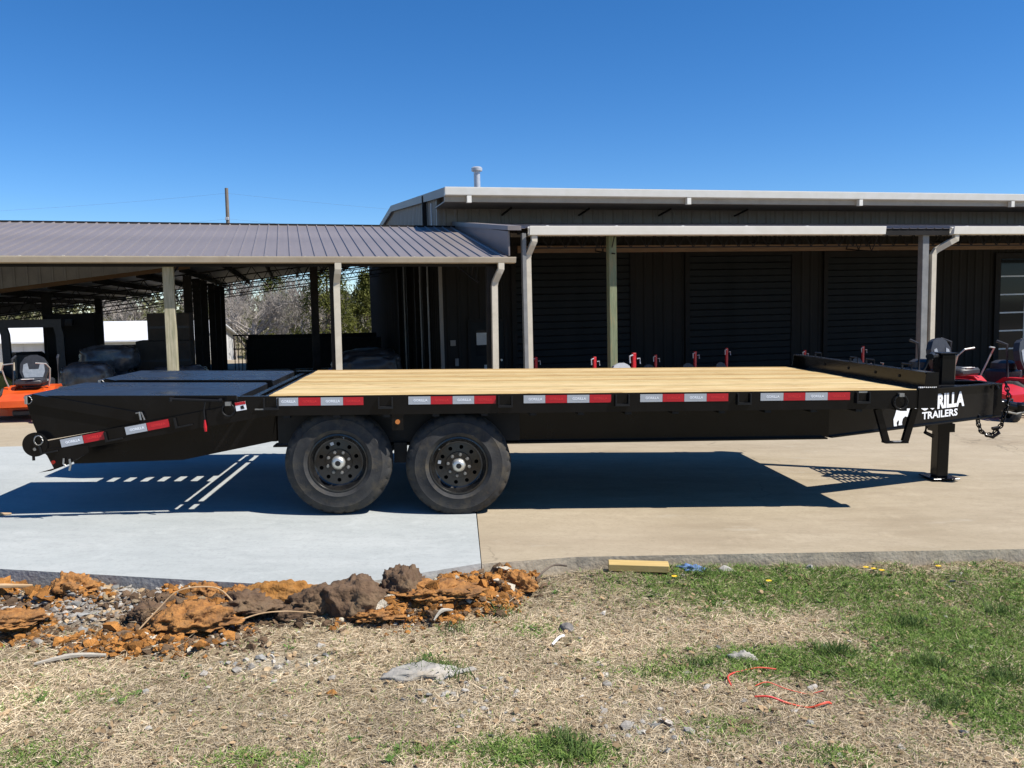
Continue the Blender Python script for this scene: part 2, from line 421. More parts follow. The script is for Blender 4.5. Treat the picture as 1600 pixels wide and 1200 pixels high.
M['bark'] = mat('grey_bark', (0.20, 0.175, 0.15), (0.34, 0.305, 0.27), 8, rough=0.95)
M['bark_dark'] = mat('cedar_bark', (0.10, 0.075, 0.055), (0.15, 0.12, 0.09), 8, rough=0.95)
M['pole'] = mat('weathered_pole', (0.12, 0.10, 0.08), (0.2, 0.17, 0.14), 6, rough=0.9, stretch=(5, 5, 0.4))
M['wire'] = mat('power_wire', (0.10, 0.11, 0.12), rough=0.6)
M['foliage'] = attr_mat('foliage', rough=0.7, trans=0.25)
M['soil'] = attr_mat('ground_soil', rough=0.97, bump=0.8, bscale=85, var=0.35)
M['blade'] = attr_mat('grass_blades', rough=0.75, trans=0.22)
M['stone_attr'] = attr_mat('gravel_stone', rough=0.9, bump=0.3, bscale=70, var=0.2)
M['crumb'] = attr_mat('clay_crumbs', rough=0.97, bump=0.6, bscale=160, var=0.3)
M['clay'] = mat('orange_clay', (0.21, 0.088, 0.022), (0.38, 0.175, 0.047), 22, rough=0.98, bump=1.0, bscale=70, c3=(0.12, 0.065, 0.03), s3=7)
M['ochre'] = mat('ochre_clay', (0.22, 0.095, 0.018), (0.36, 0.165, 0.034), 16, rough=0.98, bump=1.0, bscale=70, c3=(0.15, 0.075, 0.025), s3=8)
M['dirt'] = mat('brown_dirt', (0.075, 0.043, 0.023), (0.135, 0.083, 0.047), 14, rough=0.98, bump=1.0, bscale=60, c3=(0.16, 0.11, 0.06), s3=5)
M['limestone'] = mat('limestone', (0.25, 0.235, 0.205), (0.38, 0.355, 0.31), 10, rough=0.92, bump=0.5, bscale=40, c3=(0.32, 0.24, 0.14), s3=3)
M['dark_rock'] = mat('dark_rock', (0.10, 0.09, 0.08), (0.18, 0.165, 0.15), 10, rough=0.92, bump=0.5, bscale=40)
M['lumber'] = mat('cut_lumber', (0.42, 0.29, 0.10), (0.50, 0.36, 0.14), 6, rough=0.8, stretch=(1, 10, 10))
M['stick'] = mat('grey_stick', (0.30, 0.27, 0.22), (0.42, 0.38, 0.31), 10, rough=0.9, stretch=(1, 8, 8))
M['root'] = mat('pale_root', (0.38, 0.25, 0.13), (0.48, 0.33, 0.19), 10, rough=0.9)
M['cord'] = mat('orange_cord', (0.62, 0.10, 0.03), (0.7, 0.05, 0.05), 12, rough=0.6)
M['rag'] = mat('blue_rag', (0.06, 0.12, 0.26), (0.12, 0.2, 0.36), 25, rough=0.8)
M['petal'] = mat('yellow_petal', (0.7, 0.45, 0.01), (0.75, 0.55, 0.03), 30, rough=0.7)

# ------------------------------------------------------------------ ground profile
def sstep(a, b, x):
    t = max(0.0, min(1.0, (x - a) / (b - a))); return t * t * (3 - 2 * t)
def gz(x, y):
    z = -0.023 * max(-16, min(16, x)) * (1 - sstep(14, 20, y))
    z -= 0.8 * sstep(12.5, 18, y)
    z -= 1.2 * sstep(40, 55, y)
    return z
def strip(xs, ys, off, name, mtl):
    V = [(x, y, gz(x, y) + off) for y in ys for x in xs]
    n = len(xs)
    F = [(j * n + i, j * n + i + 1, (j + 1) * n + i + 1, (j + 1) * n + i) for j in range(len(ys) - 1) for i in range(n - 1)]
    return MB().add(V, F).build(name, mtl)
xs_far = [-1500, -600, -200, -90, -50, -30, -22, -16, -8, 0, 8, 16, 22, 30, 50, 90, 200, 600, 1500]
ys_far = [-1500, -300, -60, -20, 0, 4, 8, 12] + [12.5 + 0.5 * i for i in range(16)] + [25, 34, 40, 43, 46, 49, 52, 55, 70, 100, 200, 500, 1500]
tag(strip(xs_far, ys_far, -0.32, 'ground', M['earth']), kind='structure')

def slab(name, poly, mtl, off, th=0.28, edge=None):
    b = MB()
    n = len(poly)
    top = [(x, y, gz(x, y) + off) for x, y in poly]; bot = [(x, y, z - th) for x, y, z in top]
    b.add(top + bot, [tuple(range(n))] + [(i, i + n, (i + 1) % n + n, (i + 1) % n) for i in range(n)])
    o = b.build(name, mtl)
    o.data.materials.append(edge)
    for p in o.data.polygons:
        if abs(p.normal.z) < 0.5: p.material_index = 1
    return o
# old concrete yard: near slab right of the joint, then everything behind the new pour
def edge_wobble(pts, amp, step=0.06):
    out = []
    for (x0, y0), (x1, y1) in zip(pts[:-1], pts[1:]):
        L = math.hypot(x1 - x0, y1 - y0); k = max(1, int(L / step)); k = min(k, 90)
        for i in range(k):
            t = i / k; x = x0 + (x1 - x0) * t; y = y0 + (y1 - y0) * t
            out.append((x, y + amp * fbm((x * 6, y * 6, 3.1), 3)))
    out.append(pts[-1]); return out
old_front = edge_wobble([(-0.204, 5.135), (0.40, 5.30), (1.69, 5.42), (3.49, 5.58), (16, 6.7)], 0.0012)
tag(slab('old_concrete_slab', old_front + [(16, 12), (-0.645, 12)], M['conc_old'], 0.0, 0.28, M['conc_edge']), kind='structure')
new_front = edge_wobble([(-16, 6.71), (-3.1, 4.93), (-1.06, 4.647)], 0.001) + [(-0.209, 5.132)]
tag(slab('new_concrete_slab', new_front + [(-0.2905, 6.355), (-0.5295, 10.26), (-16, 6.95)], M['conc_new'], 0.004, 0.28, M['conc_edge_new']), kind='structure')
V = []; F = []
# yard behind the new pour (planar wedge) and behind y = 12
back = MB()
wedge = [(-16, 6.97), (-0.532, 10.28), (-0.64, 12), (-16, 12)]
back.add([(x, y, gz(x, y)) for x, y in wedge], [(0, 1, 2, 3)])
xs_ = [-60, -40, -28, -22, -16, -12, -8, -4, 0, 4, 8, 12, 16, 22, 28, 40, 60]; ys_ = [12 + 0.5 * i for i in range(17)] + [24, 30, 36, 40]
n = len(xs_)
back.add([(x, y, gz(x, y)) for y in ys_ for x in xs_], [(j * n + i, j * n + i + 1, (j + 1) * n + i + 1, (j + 1) * n + i) for j in range(len(ys_) - 1) for i in range(n - 1)])
for s_, xa, xb, yf in ((-1, -60, -16, 6.97), (1, 16, 60, 6.7)):
    xx = [xa, (xa + xb) / 2, xb]
    back.add([(x, y, gz(x, y)) for y in (yf, 12) for x in xx], [(0, 1, 4, 3), (1, 2, 5, 4)])
tag(back.build('concrete_yard', M['conc_old']), kind='structure')

# ------------------------------------------------------------------ trailer
yt, pt = 0.0818, -0.0117
d_ = Vector((math.cos(yt) * math.cos(pt), math.sin(yt) * math.cos(pt), math.sin(pt)))
n_ = Vector((-math.sin(yt), math.cos(yt), 0)); u_ = d_.cross(n_)
DZ = 0.97
A = Vector((-1.8071, 6.1809, -0.6472 + CAM_Z)) - u_ * DZ
TR = empty('flatbed_trailer')
mt_ = Matrix((d_, n_, u_)).transposed().to_4x4(); mt_.translation = A
TR.matrix_world = mt_
tag(TR, 'black tandem axle equipment trailer with pine plank deck and folded rear ramps', 'trailer')
B_ = M['black']
# --- wooden deck
deck = MB().box(0.01, 5.02, 0.06, 2.44, DZ - 0.075, DZ - 0.052).build('deck', B_, TR)
npl = 17; w = 2.49 / npl
for i in range(npl):
    z1 = DZ + 0.004 + random.uniform(-0.002, 0.002)
    MB().cbox(0.0 + random.uniform(-0.002, 0.002), 5.035, 0.006 + i * w, 0.006 + (i + 1) * w - 0.006, z1 - 0.045, z1, 0.004).build('plank', M['plank'][(i * 3 + i // 4) % 5], deck)
# --- side rails (channel: web + flanges)
def channel(mb, x0, x1, y0, z0, z1, dep=0.06, t=0.008, s=1):
    ya, yb = (y0, y0 + s * t); yc = y0 + s * dep
    mb.box(x0, x1, min(ya, yb), max(ya, yb), z0, z1)
    mb.box(x0, x1, min(yb, yc), max(yb, yc), z1 - t, z1); mb.box(x0, x1, min(yb, yc), max(yb, yc), z0, z0 + t)
for y0, s_ in ((-0.004, 1), (2.504, -1)):
    b = MB(); channel(b, -0.22, 5.2, y0, 0.822, DZ - 0.002, s=s_)
    rail = b.build('side_rail', B_, TR)
    for u in (0.02, 0.86, 1.76, 2.66, 3.62, 4.58):
        MB().box(u - 0.055, u + 0.055, y0 - s_ * 0.028, y0 - s_ * 0.0005, 0.868, 0.885).box(u - 0.055, u - 0.045, y0 - s_ * 0.028, y0 - s_ * 0.0005, 0.886, 0.955).box(u + 0.045, u + 0.055, y0 - s_ * 0.028, y0 - s_ * 0.0005, 0.886, 0.955).build('stake_pocket', M['black_matte'], rail)
# --- reflective tape with print
def text_mesh(s, size, ext=0.0006, bold=0.0, sx=1.0):
    cu = bpy.data.curves.new('txt', 'FONT'); cu.body = s; cu.size = size; cu.extrude = ext; cu.offset = bold; cu.resolution_u = 2
    cu.align_x = 'CENTER'; cu.align_y = 'CENTER'
    o = bpy.data.objects.new('txt', cu); col.objects.link(o)
    dg = bpy.context.evaluated_depsgraph_get()
    me = bpy.data.meshes.new_from_object(o.evaluated_get(dg))
    bpy.data.objects.remove(o)
    me.transform(Matrix.Diagonal((sx, 1, 1, 1)) @ Matrix.Identity(4))
    me.materials.clear()
    return me
t_sil = text_mesh('GORILLA', 0.026, bold=0.0008); t_sil.materials.append(M['tape_text'])
t_red = text_mesh('GORILLA', 0.026, bold=0.0004); t_red.materials.append(M['tape_text_red'])
seg_sil = MB().box(-0.5, 0.5, -0.003, 0, -0.5, 0.5).mesh('tape', M['tape_silver']); seg_red = MB().box(-0.5, 0.5, -0.003, 0, -0.5, 0.5).mesh('tape', M['tape_red'])
def tape(u0, u1, z, h, red, parent, v=-0.0045, ang=0.0):
    o = link('reflective_tape', seg_red if red else seg_sil, parent, ((u0 + u1) / 2, v, z), (0, -ang, 0))
    o.scale = (u1 - u0 - 0.002, 1, h)
    t = link('tape_print', t_red if red else t_sil, parent, ((u0 + u1) / 2, v - 0.0035, z), (R(90), -ang, 0))
    if not red:
        ring = MB().lathe([(0, 0.006), (0.001, 0.006), (0.001, 0.0095), (0, 0.0095)], (0, 0, 0), (0, -1, 0), 12, close=True).mesh('tape_emblem', M['tape_text'])
        c, s2 = math.cos(ang), math.sin(ang)
        t.location.x += 0.006 * c; t.location.z += 0.006 * s2
tapes = MB().box(0.03, 0.031, 0.01, 0.011, 0.9, 0.901)
for seq in ([0.057, 0.216, 0.38, 0.545, 0.696], [1.029, 1.197, 1.361, 1.525, 1.69], [1.9, 2.067, 2.234, 2.407, 2.576], [2.801, 2.977, 3.148, 3.325, 3.498], [3.754, 3.939, 4.115, 4.297, 4.479]):
    for i in range(4):
        tape(seq[i], seq[i + 1], 0.926, 0.06, i % 2 == 1, TR)
# --- main frame beams with neck
for v0 in (0.38, 2.02):
    b = MB()
    poly = [(-0.05, 0.575), (0.1, 0.55), (4.50, 0.545), (4.50, 0.90), (-0.05, 0.90)]
    b.prism(poly, (0, v0, 0), (1, 0, 0), (0, 0, 1), (0, 1, 0), 0.012)
    b.box(-0.04, 4.46, v0 - 0.07, v0 + 0.08, 0.533, 0.545)
    b.box(-0.04, 4.5, v0 - 0.07, v0 + 0.08, 0.888, 0.899)
    b.build('main_beam', B_, TR)
for i in range(14):
    u = 0.10 + i * 0.37
    MB().box(u, u + 0.05, 0.01, 2.49, 0.80, 0.895).build('cross_member', M['black_matte'], TR)
# --- tongue: two beams converging on the coupler
def beam_between(p0, p1, h0, h1, t=0.012, fl=0.085):
    b = MB()
    p0 = Vector(p0); p1 = Vector(p1); dr = (p1 - p0); dr.z = 0; dr.normalize(); sd_ = Vector((-dr.y, dr.x, 0))
    for (za, zb, wa) in ((0, 1, t),):
        V = []
        for p, h in ((p0, h0), (p1, h1)):
            for s_ in (-1, 1):
                V.append(p + sd_ * s_ * wa / 2); V.append(p + sd_ * s_ * wa / 2 + Vector((0, 0, h)))
        b.add(V, [(0, 1, 3, 2), (4, 6, 7, 5), (0, 4, 5, 1), (2, 3, 7, 6), (0, 2, 6, 4), (1, 5, 7, 3)])
    for k in (0, 1):
        V = []
        for p, h in ((p0, h0), (p1, h1)):
            zz = (h if k else -0.012)
            for s_ in (-1, 1):
                for q in (0, 0.012): V.append(p + sd_ * s_ * fl / 2 + Vector((0, 0, zz + q)))
        b.add(V, [(0, 1, 3, 2), (4, 6, 7, 5), (0, 4, 5, 1), (2, 3, 7, 6), (0, 2, 6, 4), (1, 5, 7, 3)])
    return b
tb0 = Vector((4.5, 0.39, 0.548)); tb1 = Vector((6.5, 1.13, 0.606))
tongue = beam_between(tb0, tb1, 0.33, 0.29).build('tongue_beam', B_, TR)
beam_between((4.5, 2.03, 0.548), (6.5, 1.37, 0.606), 0.33, 0.29).build('tongue_beam', B_, TR)
MB().box(6.44, 6.52, 1.10, 1.40, 0.60, 0.905).build('tongue_nose_plate', B_, TR)
tm = MB()
for i in range(10):
    u = 5.62 + i * 0.055; t = (u - tb0.x) / (tb1.x - tb0.x)
    tm.box(u, u + 0.024, 0.39 + t * 0.74 + 0.02, 2.03 - t * 0.66 - 0.02, 0.878, 0.884)
for i in range(7):
    v = 0.86 + i * 0.13; ua = 5.62
    t = min(1, max(0, (v - 0.43) / 0.74)) if v < 1.25 else min(1, max(0, (2.0 - v) / 0.66)); ub = min(6.14, tb0.x + t * 2.0)
    if ub > ua + 0.05: tm.box(ua, ub, v, v + 0.05, 0.8845, 0.8895)
tm = tm.build('tongue_mesh', M['black_matte'], TR); tm['kind'] = 'stuff'
# coupler
cp = MB()
cp.cbox(6.52, 6.66, 1.17, 1.33, 0.63, 0.74, 0.02)
cp.path([(6.62, 1.25, 0.69), (6.74, 1.25, 0.665), (6.83, 1.25, 0.655), (6.88, 1.25, 0.66)], [0.055, 0.05, 0.045, 0.025], 10)
cp.lathe([(-0.05, 0.0), (-0.05, 0.062), (0.03, 0.066), (0.05, 0.045), (0.055, 0)], (6.80, 1.25, 0.655), (0, 0, 1), 16)
cp.build('coupler', B_, TR, True)
MB().path([(6.62, 1.19, 0.63), (6.74, 1.19, 0.605), (6.88, 1.2, 0.635)], 0.008, 6).build('coupler_lip', M['steel'], TR)
# lettering and emblem on the near tongue beam
tdir = (tb1 - tb0).normalized(); tside = Vector((tdir.y, -tdir.x, 0)).normalized()
tup = tdir.cross(tside); tup = -tup if tup.z < 0 else tup
def on_tongue(u, z, off=0.011):
    t = (u - tb0.x) / (tb1.x - tb0.x)
    p = tb0.lerp(tb1, t); p.z = z
    return p + tside * off
Rt = Matrix((tdir, tup, tside)).transposed().to_euler()
g1 = text_mesh('GORILLA', 0.175, 0.001, 0.0085, 0.80); g1.materials.append(M['decal'])
g2 = text_mesh('TRAILERS', 0.088, 0.001, 0.0024, 1.26); g2.materials.append(M['decal'])
link('decal_word', g1, TR, on_tongue(5.775, 0.770), Rt)
link('decal_word', g2, TR, on_tongue(5.755, 0.657), Rt)
# gorilla walking on its knuckles, as a flat decal outline (x, z in metres)
gor = [(-0.19, -0.07), (-0.195, -0.03), (-0.17, 0.02), (-0.15, 0.075), (-0.10, 0.11), (-0.03, 0.115), (0.04, 0.105), (0.085, 0.12), (0.135, 0.115), (0.165, 0.085), (0.165, 0.05), (0.135, 0.03), (0.11, 0.03), (0.095, -0.01), (0.1, -0.06), (0.115, -0.105), (0.06, -0.105), (0.045, -0.06), (0.03, -0.02), (-0.01, -0.01), (-0.045, -0.03), (-0.06, -0.07), (-0.055, -0.10), (-0.115, -0.10), (-0.105, -0.06), (-0.12, -0.04), (-0.145, -0.07), (-0.135, -0.105), (-0.185, -0.105)]
b = MB().prism([(x * 0.78, y * 0.82) for x, y in gor], on_tongue(5.345, 0.672, 0.0095), tdir, tup, tside, 0.002)
b.build('decal_emblem', M['decal'], TR)
# --- jack
jk = MB().cbox(5.955, 6.105, 1.175, 1.325, 0.50, 1.18, 0.012).build('jack_tube', B_, TR)
MB().box(5.94, 6.12, 1.16, 1.34, 1.181, 1.192).build('jack_cap', M['black_matte'], jk)
MB().cbox(5.972, 6.088, 1.192, 1.308, 0.004, 0.60, 0.008).build('jack_leg', B_, jk)
MB().cbox(5.90, 6.165, 1.12, 1.38, -0.012, 0.0035, 0.005).build('jack_foot', B_, jk)
MB().box(5.945, 6.115, 1.165, 1.335, 0.44, 0.52).build('jack_collar', B_, jk)
hb = MB().path([(5.95, 1.22, 1.16), (5.80, 1.10, 1.165), (5.76, 1.08, 1.165)], 0.022, 8)
hb.path([(5.79, 1.10, 1.16), (5.72, 1.08, 1.02), (5.69, 1.07, 0.93)], 0.014, 8); hb.tube((5.77, 1.05, 1.165), (5.83, 1.12, 1.175), 0.03, 8)
hb.build('jack_crank', M['black_matte'], jk, True)
MB().path([(5.9, 1.2, 0.52), (5.84, 1.18, 0.50), (5.83, 1.18, 0.44), (5.92, 1.2, 0.40)], 0.018, 6).build('jack_bracket', B_, jk)
# --- safety chain
lk = MB().lathe([(0.0065 * math.cos(a), 0.021 + 0.0065 * math.sin(a)) for a in [i * math.pi / 3 for i in range(6)]], (0, 0, 0), (0, 0, 1), 10, close=True).mesh('chain_link', M['black'], True)
chain = MB().path([(6.44, 1.075, 0.90), (6.46, 1.07, 0.86)], 0.012, 6).build('chain_hook', M['black_matte'], TR)
pts = [(6.50, 1.02, 0.90), (6.52, 1.01, 0.80), (6.515, 1.01, 0.70), (6.49, 1.01, 0.62), (6.46, 1.0, 0.53), (6.40, 1.0, 0.46), (6.33, 1.0, 0.435), (6.27, 1.01, 0.47), (6.245, 1.02, 0.54), (6.25, 1.04, 0.60)]
pv = [Vector(p) for p in pts]; acc = 0; k = 0
seglen = [(pv[i + 1] - pv[i]).length for i in range(len(pv) - 1)]; tot = sum(seglen); s_ = 0.0
while s_ < tot:
    q = s_; i = 0
    while i < len(seglen) - 1 and q > seglen[i]: q -= seglen[i]; i += 1
    dr = (pv[i + 1] - pv[i]).normalized(); p = pv[i] + dr * q
    rot = dr.to_track_quat('X', 'Z').to_matrix() @ Matrix.Rotation(R(90) * (k % 2) + R(20), 3, 'X')
    o = link('chain_link', lk, chain, p, rot.to_euler()); o.scale = (1.35, 0.85, 1)
    s_ += 0.036; k += 1
MB().path([(6.30, 0.99, 0.44), (6.36, 0.97, 0.42), (6.42, 0.97, 0.46), (6.40, 0.97, 0.51), (6.35, 0.97, 0.50)], 0.016, 8).build('chain_hook', M['black'], TR, True)
# --- front bulkhead rail
fb = MB()
fb.box(5.165, 5.18, -0.002, 2.502, 0.85, 1.095)
fb.box(5.09, 5.18, -0.002, 2.502, 1.0955, 1.108)
fb.box(5.05, 5.165, 0.03, 2.47, 0.955, 0.966)
fb.build('front_rail', B_, TR)
MB().prism([(5.04, 0.823), (5.2, 0.823), (5.2, 1.109), (5.10, 1.109), (5.085, 0.985), (5.04, 0.985)], (0, -0.012, 0), (1, 0, 0), (0, 0, 1), (0, 1, 0), 0.007).build('corner_plate', B_, TR)
MB().prism([(5.04, 0.823), (5.2, 0.823), (5.2, 1.109), (5.10, 1.109), (5.085, 0.985), (5.04, 0.985)], (0, 2.507, 0), (1, 0, 0), (0, 0, 1), (0, 1, 0), 0.007).build('corner_plate', B_, TR)
for v in (0.35, 0.95, 1.25, 2.0):
    MB().path([(5.14, v - 0.07, 1.11), (5.14, v - 0.07, 1.15), (5.14, v + 0.07, 1.15), (5.14, v + 0.07, 1.11)], 0.008, 6).build('tie_down_loop', M['black_matte'], TR)
for v in (0.5, 0.9, 1.4, 1.9):
    MB().tube((5.164, v, 1.04), (5.158, v, 1.04), 0.014, 8).build('bolt', M['black_matte'], TR)
# weld marks of bare steel
for (u0, u1) in ((5.045, 5.19),):
    b = MB()
    for i in range(9): b.cbox(u0 + i * 0.016, u0 + i * 0.016 + 0.012, -0.016, 0.012, 0.985 + random.uniform(-0.003, 0.003), 0.993, 0.002)
    b.build('weld_bead', M['white'], TR)
# --- D-rings
def dring(u, z, r=0.045):
    b = MB(); pts = [(u + r * math.cos(a), -0.022, z + r * math.sin(a)) for a in [i * math.pi / 9 for i in range(19)]]
    b.path(pts, 0.007, 6, False); o = b.build('tie_ring', M['black_matte'], TR, True)
    MB().box(u - 0.02, u + 0.02, -0.034, -0.005, z + r - 0.012, z + r + 0.016).build('ring_clip', M['steel'], o)
dring(4.89, 0.875, 0.055); dring(-0.29, 0.87, 0.045)
MB().box(4.55, 4.62, -0.006, -0.004, 0.95, 0.962).build('weld_bead', M['steel'], TR)
# --- side step
st = MB()
for (a, c) in (((4.735, 0.815), (4.82, 0.55)), ((5.045, 0.815), (4.975, 0.55))):
    st.rpath([(a[0], 0.05, a[1]), (c[0], 0.05, c[1])], 0.05, 0.035, upv=(0, 1, 0))
st.rpath([(4.80, 0.05, 0.545), (4.99, 0.05, 0.545)], 0.07, 0.012)
st.build('side_step', B_, TR)
# --- running gear
def wheel(u, z, vf, s, name='wheel'):
    """outer face at lateral vf, pointing -s"""
    e = empty(name, (u, vf, z + 0.008), (0, random.uniform(0, 6.28), 0), TR); e.scale = (1.022, 1, 1.022)
    if s < 0: e.rotation_euler = (0, random.uniform(0, 6.28), R(180))
    prof = [(0.05, 0.20), (0.022, 0.212), (0.008, 0.235), (0.000, 0.247), (-0.003, 0.25), (-0.003, 0.254), (-0.001, 0.257), (-0.004, 0.30), (0.001, 0.325), (0.000, 0.329), (0.004, 0.333), (0.012, 0.350), (0.020, 0.372), (0.034, 0.387), (0.055, 0.394), (0.075, 0.398), (0.082, 0.390), (0.090, 0.390), (0.097, 0.399), (0.13, 0.4), (0.137, 0.391), (0.145, 0.391), (0.152, 0.4), (0.18, 0.396), (0.205, 0.385), (0.225, 0.36), (0.235, 0.30), (0.22, 0.22), (0.19, 0.2)]
    def rd(k, i, r):
        if 12 <= i <= 14: return r - (0.012 if k % 4 == 0 else 0) - (0.003 if k % 4 == 2 else 0)
        return r
    MB().lathe(prof, (0, 0, 0), (0, 1, 0), 112, rd).build('tyre', M['rubber'], e, True)
    rim = MB().lathe([(0.025, 0.219), (0.012, 0.219), (0.010, 0.208), (0.016, 0.203), (0.035, 0.198), (0.05, 0.189), (0.062, 0.183), (0.068, 0.172), (0.068, 0.166)], (0, 0, 0), (0, 1, 0), 64)
    rim.lathe([(0.19, 0.205), (0.12, 0.19), (0.104, 0.17)], (0, 0, 0), (0, 1, 0), 40)
    # disc with ten hand holes
    nh = 10; r0, r1, rc, rh = 0.098, 0.166, 0.136, 0.0155
    for h in range(nh):
        a0 = 2 * math.pi * h / nh; a1 = 2 * math.pi * (h + 1) / nh; am = (a0 + a1) / 2
        outer = [(r1, a0 + (a1 - a0) * t / 6) for t in range(7)] + [((r1 * (1 - t / 2) + r0 * t / 2), a1) for t in (1,)] + [(r0, a1 - (a1 - a0) * t / 6) for t in range(7)] + [((r0 + r1) / 2, a0)]
        outer = [(r * math.cos(a), r * math.sin(a)) for r, a in outer]
        cx, cz = rc * math.cos(am), rc * math.sin(am); N = len(outer); V = []; F = []
        yy = lambda x, z: 0.068 - 0.16 * max(0, 0.166 - math.hypot(x, z)) * 0.5
        for (x, z) in outer: V.append((x, yy(x, z), z))
        for (x, z) in outer:
            a = math.atan2(z - cz, x - cx); hx, hz = cx + rh * math.cos(a), cz + rh * math.sin(a); V.append((hx, yy(hx, hz), hz))
        for (x, z) in outer:
            a = math.atan2(z - cz, x - cx); hx, hz = cx + rh * math.cos(a), cz + rh * math.sin(a); V.append((hx, yy(hx, hz) + 0.012, hz))
        for i in range(N):
            j = (i + 1) % N; F.append((i, j, N + j, N + i)); F.append((N + i, N + j, 2 * N + j, 2 * N + i))
        rim.add(V, F)
    rim.lathe([(0.0626, 0.098), (0.055, 0.101), (0.048, 0.098), (0.046, 0.07), (0.046, 0.04)], (0, 0, 0), (0, 1, 0), 40)
    rim.build('rim', M['rim'], e, True)
    MB().lathe([(0.135, 0.0), (0.135, 0.19)], (0, 0, 0), (0, 1, 0), 24).build('brake_drum', M['hole'], e)
    MB().lathe([(0.046, 0.052), (0.02, 0.05), (0.008, 0.045), (-0.002, 0.034), (-0.004, 0.02)], (0, 0, 0), (0, 1, 0), 28).build('hub_cap', M['chrome'], e, True)
    MB().lathe([(-0.004, 0.0205), (-0.008, 0.017), (-0.008, 0.0)], (0, 0, 0), (0, 1, 0), 16).build('hub_plug', M['hole'], e, True)
    nut = MB().lathe([(0.046, 0.0135), (0.03, 0.0135), (0.025, 0.010), (0.025, 0.006)], (0, 0, 0), (0, 1, 0), 6).lathe([(0.025, 0.006), (0.018, 0.005), (0.018, 0)], (0, 0, 0), (0, 1, 0), 8).mesh('lug_nut', M['steel'])
    for i in range(8):
        a = 2 * math.pi * i / 8; link('lug_nut', nut, e, (0.081 * math.cos(a), 0.002, 0.081 * math.sin(a)))
    MB().box(0.135, 0.158, 0.056, 0.0585, -0.012, 0.014).build('balance_weight', M['galv'], e)
    MB().path([(0.15, 0.09, -0.09), (0.165, 0.045, -0.098)], 0.006, 6).build('valve_stem', M['chrome'], e)
    return e
w1 = (0.49, 0.437); w2 = (1.406, 0.402)
for (u, z) in (w1, w2):
    wheel(u, z, 0.05, 1); wheel(u, z, 2.45, -1)
    MB().tube((u, 0.2, z), (u, 2.3, z), 0.055, 12).build('axle', M['black_matte'], TR, True)
for v in (0.33, 2.12):
    b = MB()
    for (u, z) in (w1, w2):
        b.rpath([(u - 0.36, v, 0.53), (u - 0.2, v, 0.50), (u, v, z + 0.07), (u + 0.2, v, 0.50), (u + 0.36, v, 0.53)], 0.06, 0.035)
    b.build('leaf_spring', M['black_matte'], TR)
    MB().box(0.90, 1.0, v - 0.05, v + 0.05, 0.40, 0.56).build('equaliser_hanger', M['black_matte'], TR)
MB().box(0.905, 0.99, 0.005, 0.012, 0.70, 0.821).build('marker_plate', B_, TR)
MB().tube((0.947, 0.004, 0.765), (0.947, -0.008, 0.765), 0.018, 12).build('marker_light', M['marker_amber'], TR, True)
b = MB()
for u in (w1[0], w2[0]):
    pass
# splash plates above the tyres
MB().box(0.0, 1.9, 0.315, 0.322, 0.56, 0.88).build('splash_plate', M['black_matte'], TR)
MB().box(0.0, 1.9, 2.178, 2.185, 0.56, 0.88).build('splash_plate', M['black_matte'], TR)
# --- dovetail: sloping side rails, skirt plates, cross members
ang = math.atan2(0.954 - 0.664, 0.02 + 1.498)
for v0, s_ in ((-0.008, 1), (2.508, -1)):
    b = MB()
    th = 0.01
    lo = [(0.06, 0.83), (0.06, 0.965), (-0.22, 0.925), (-1.66, 0.655), (-1.66, 0.565)]
    b.prism([(0.0, 0.822), (0.0, 0.952), (-1.67, 0.642), (-1.60, 0.552)], (0, v0, 0), (1, 0, 0), (0, 0, 1), (0, s_, 0), 0.012)
    rl = b.build('dovetail_rail', B_, TR)
    b = MB()
    b.prism([(-0.0, 0.84), (-1.62, 0.54), (-1.56, 0.42), (-0.74, 0.437), (-0.056, 0.572), (-0.02, 0.572), (-0.02, 0.84)], (0, v0 + s_ * 0.36, 0), (1, 0, 0), (0, 0, 1), (0, s_, 0), 0.012)
    b.build('skirt_plate', B_, TR)
for i in range(8):
    u = -1.42 + i * 0.165
    z = 0.60 + (u + 1.42) * 0.15
    MB().box(u, u + 0.05, 0.085, 2.415, z, z + 0.05).build('cross_member', M['black_matte'], TR)
for u0, u1, z in ((-0.165, -0.118, 0.950), (-0.045, -0.004, 0.962)):
    MB().box(u0, u1, 0.01, 2.49, z - 0.02, z).build('deck_edge_strip', B_, TR)
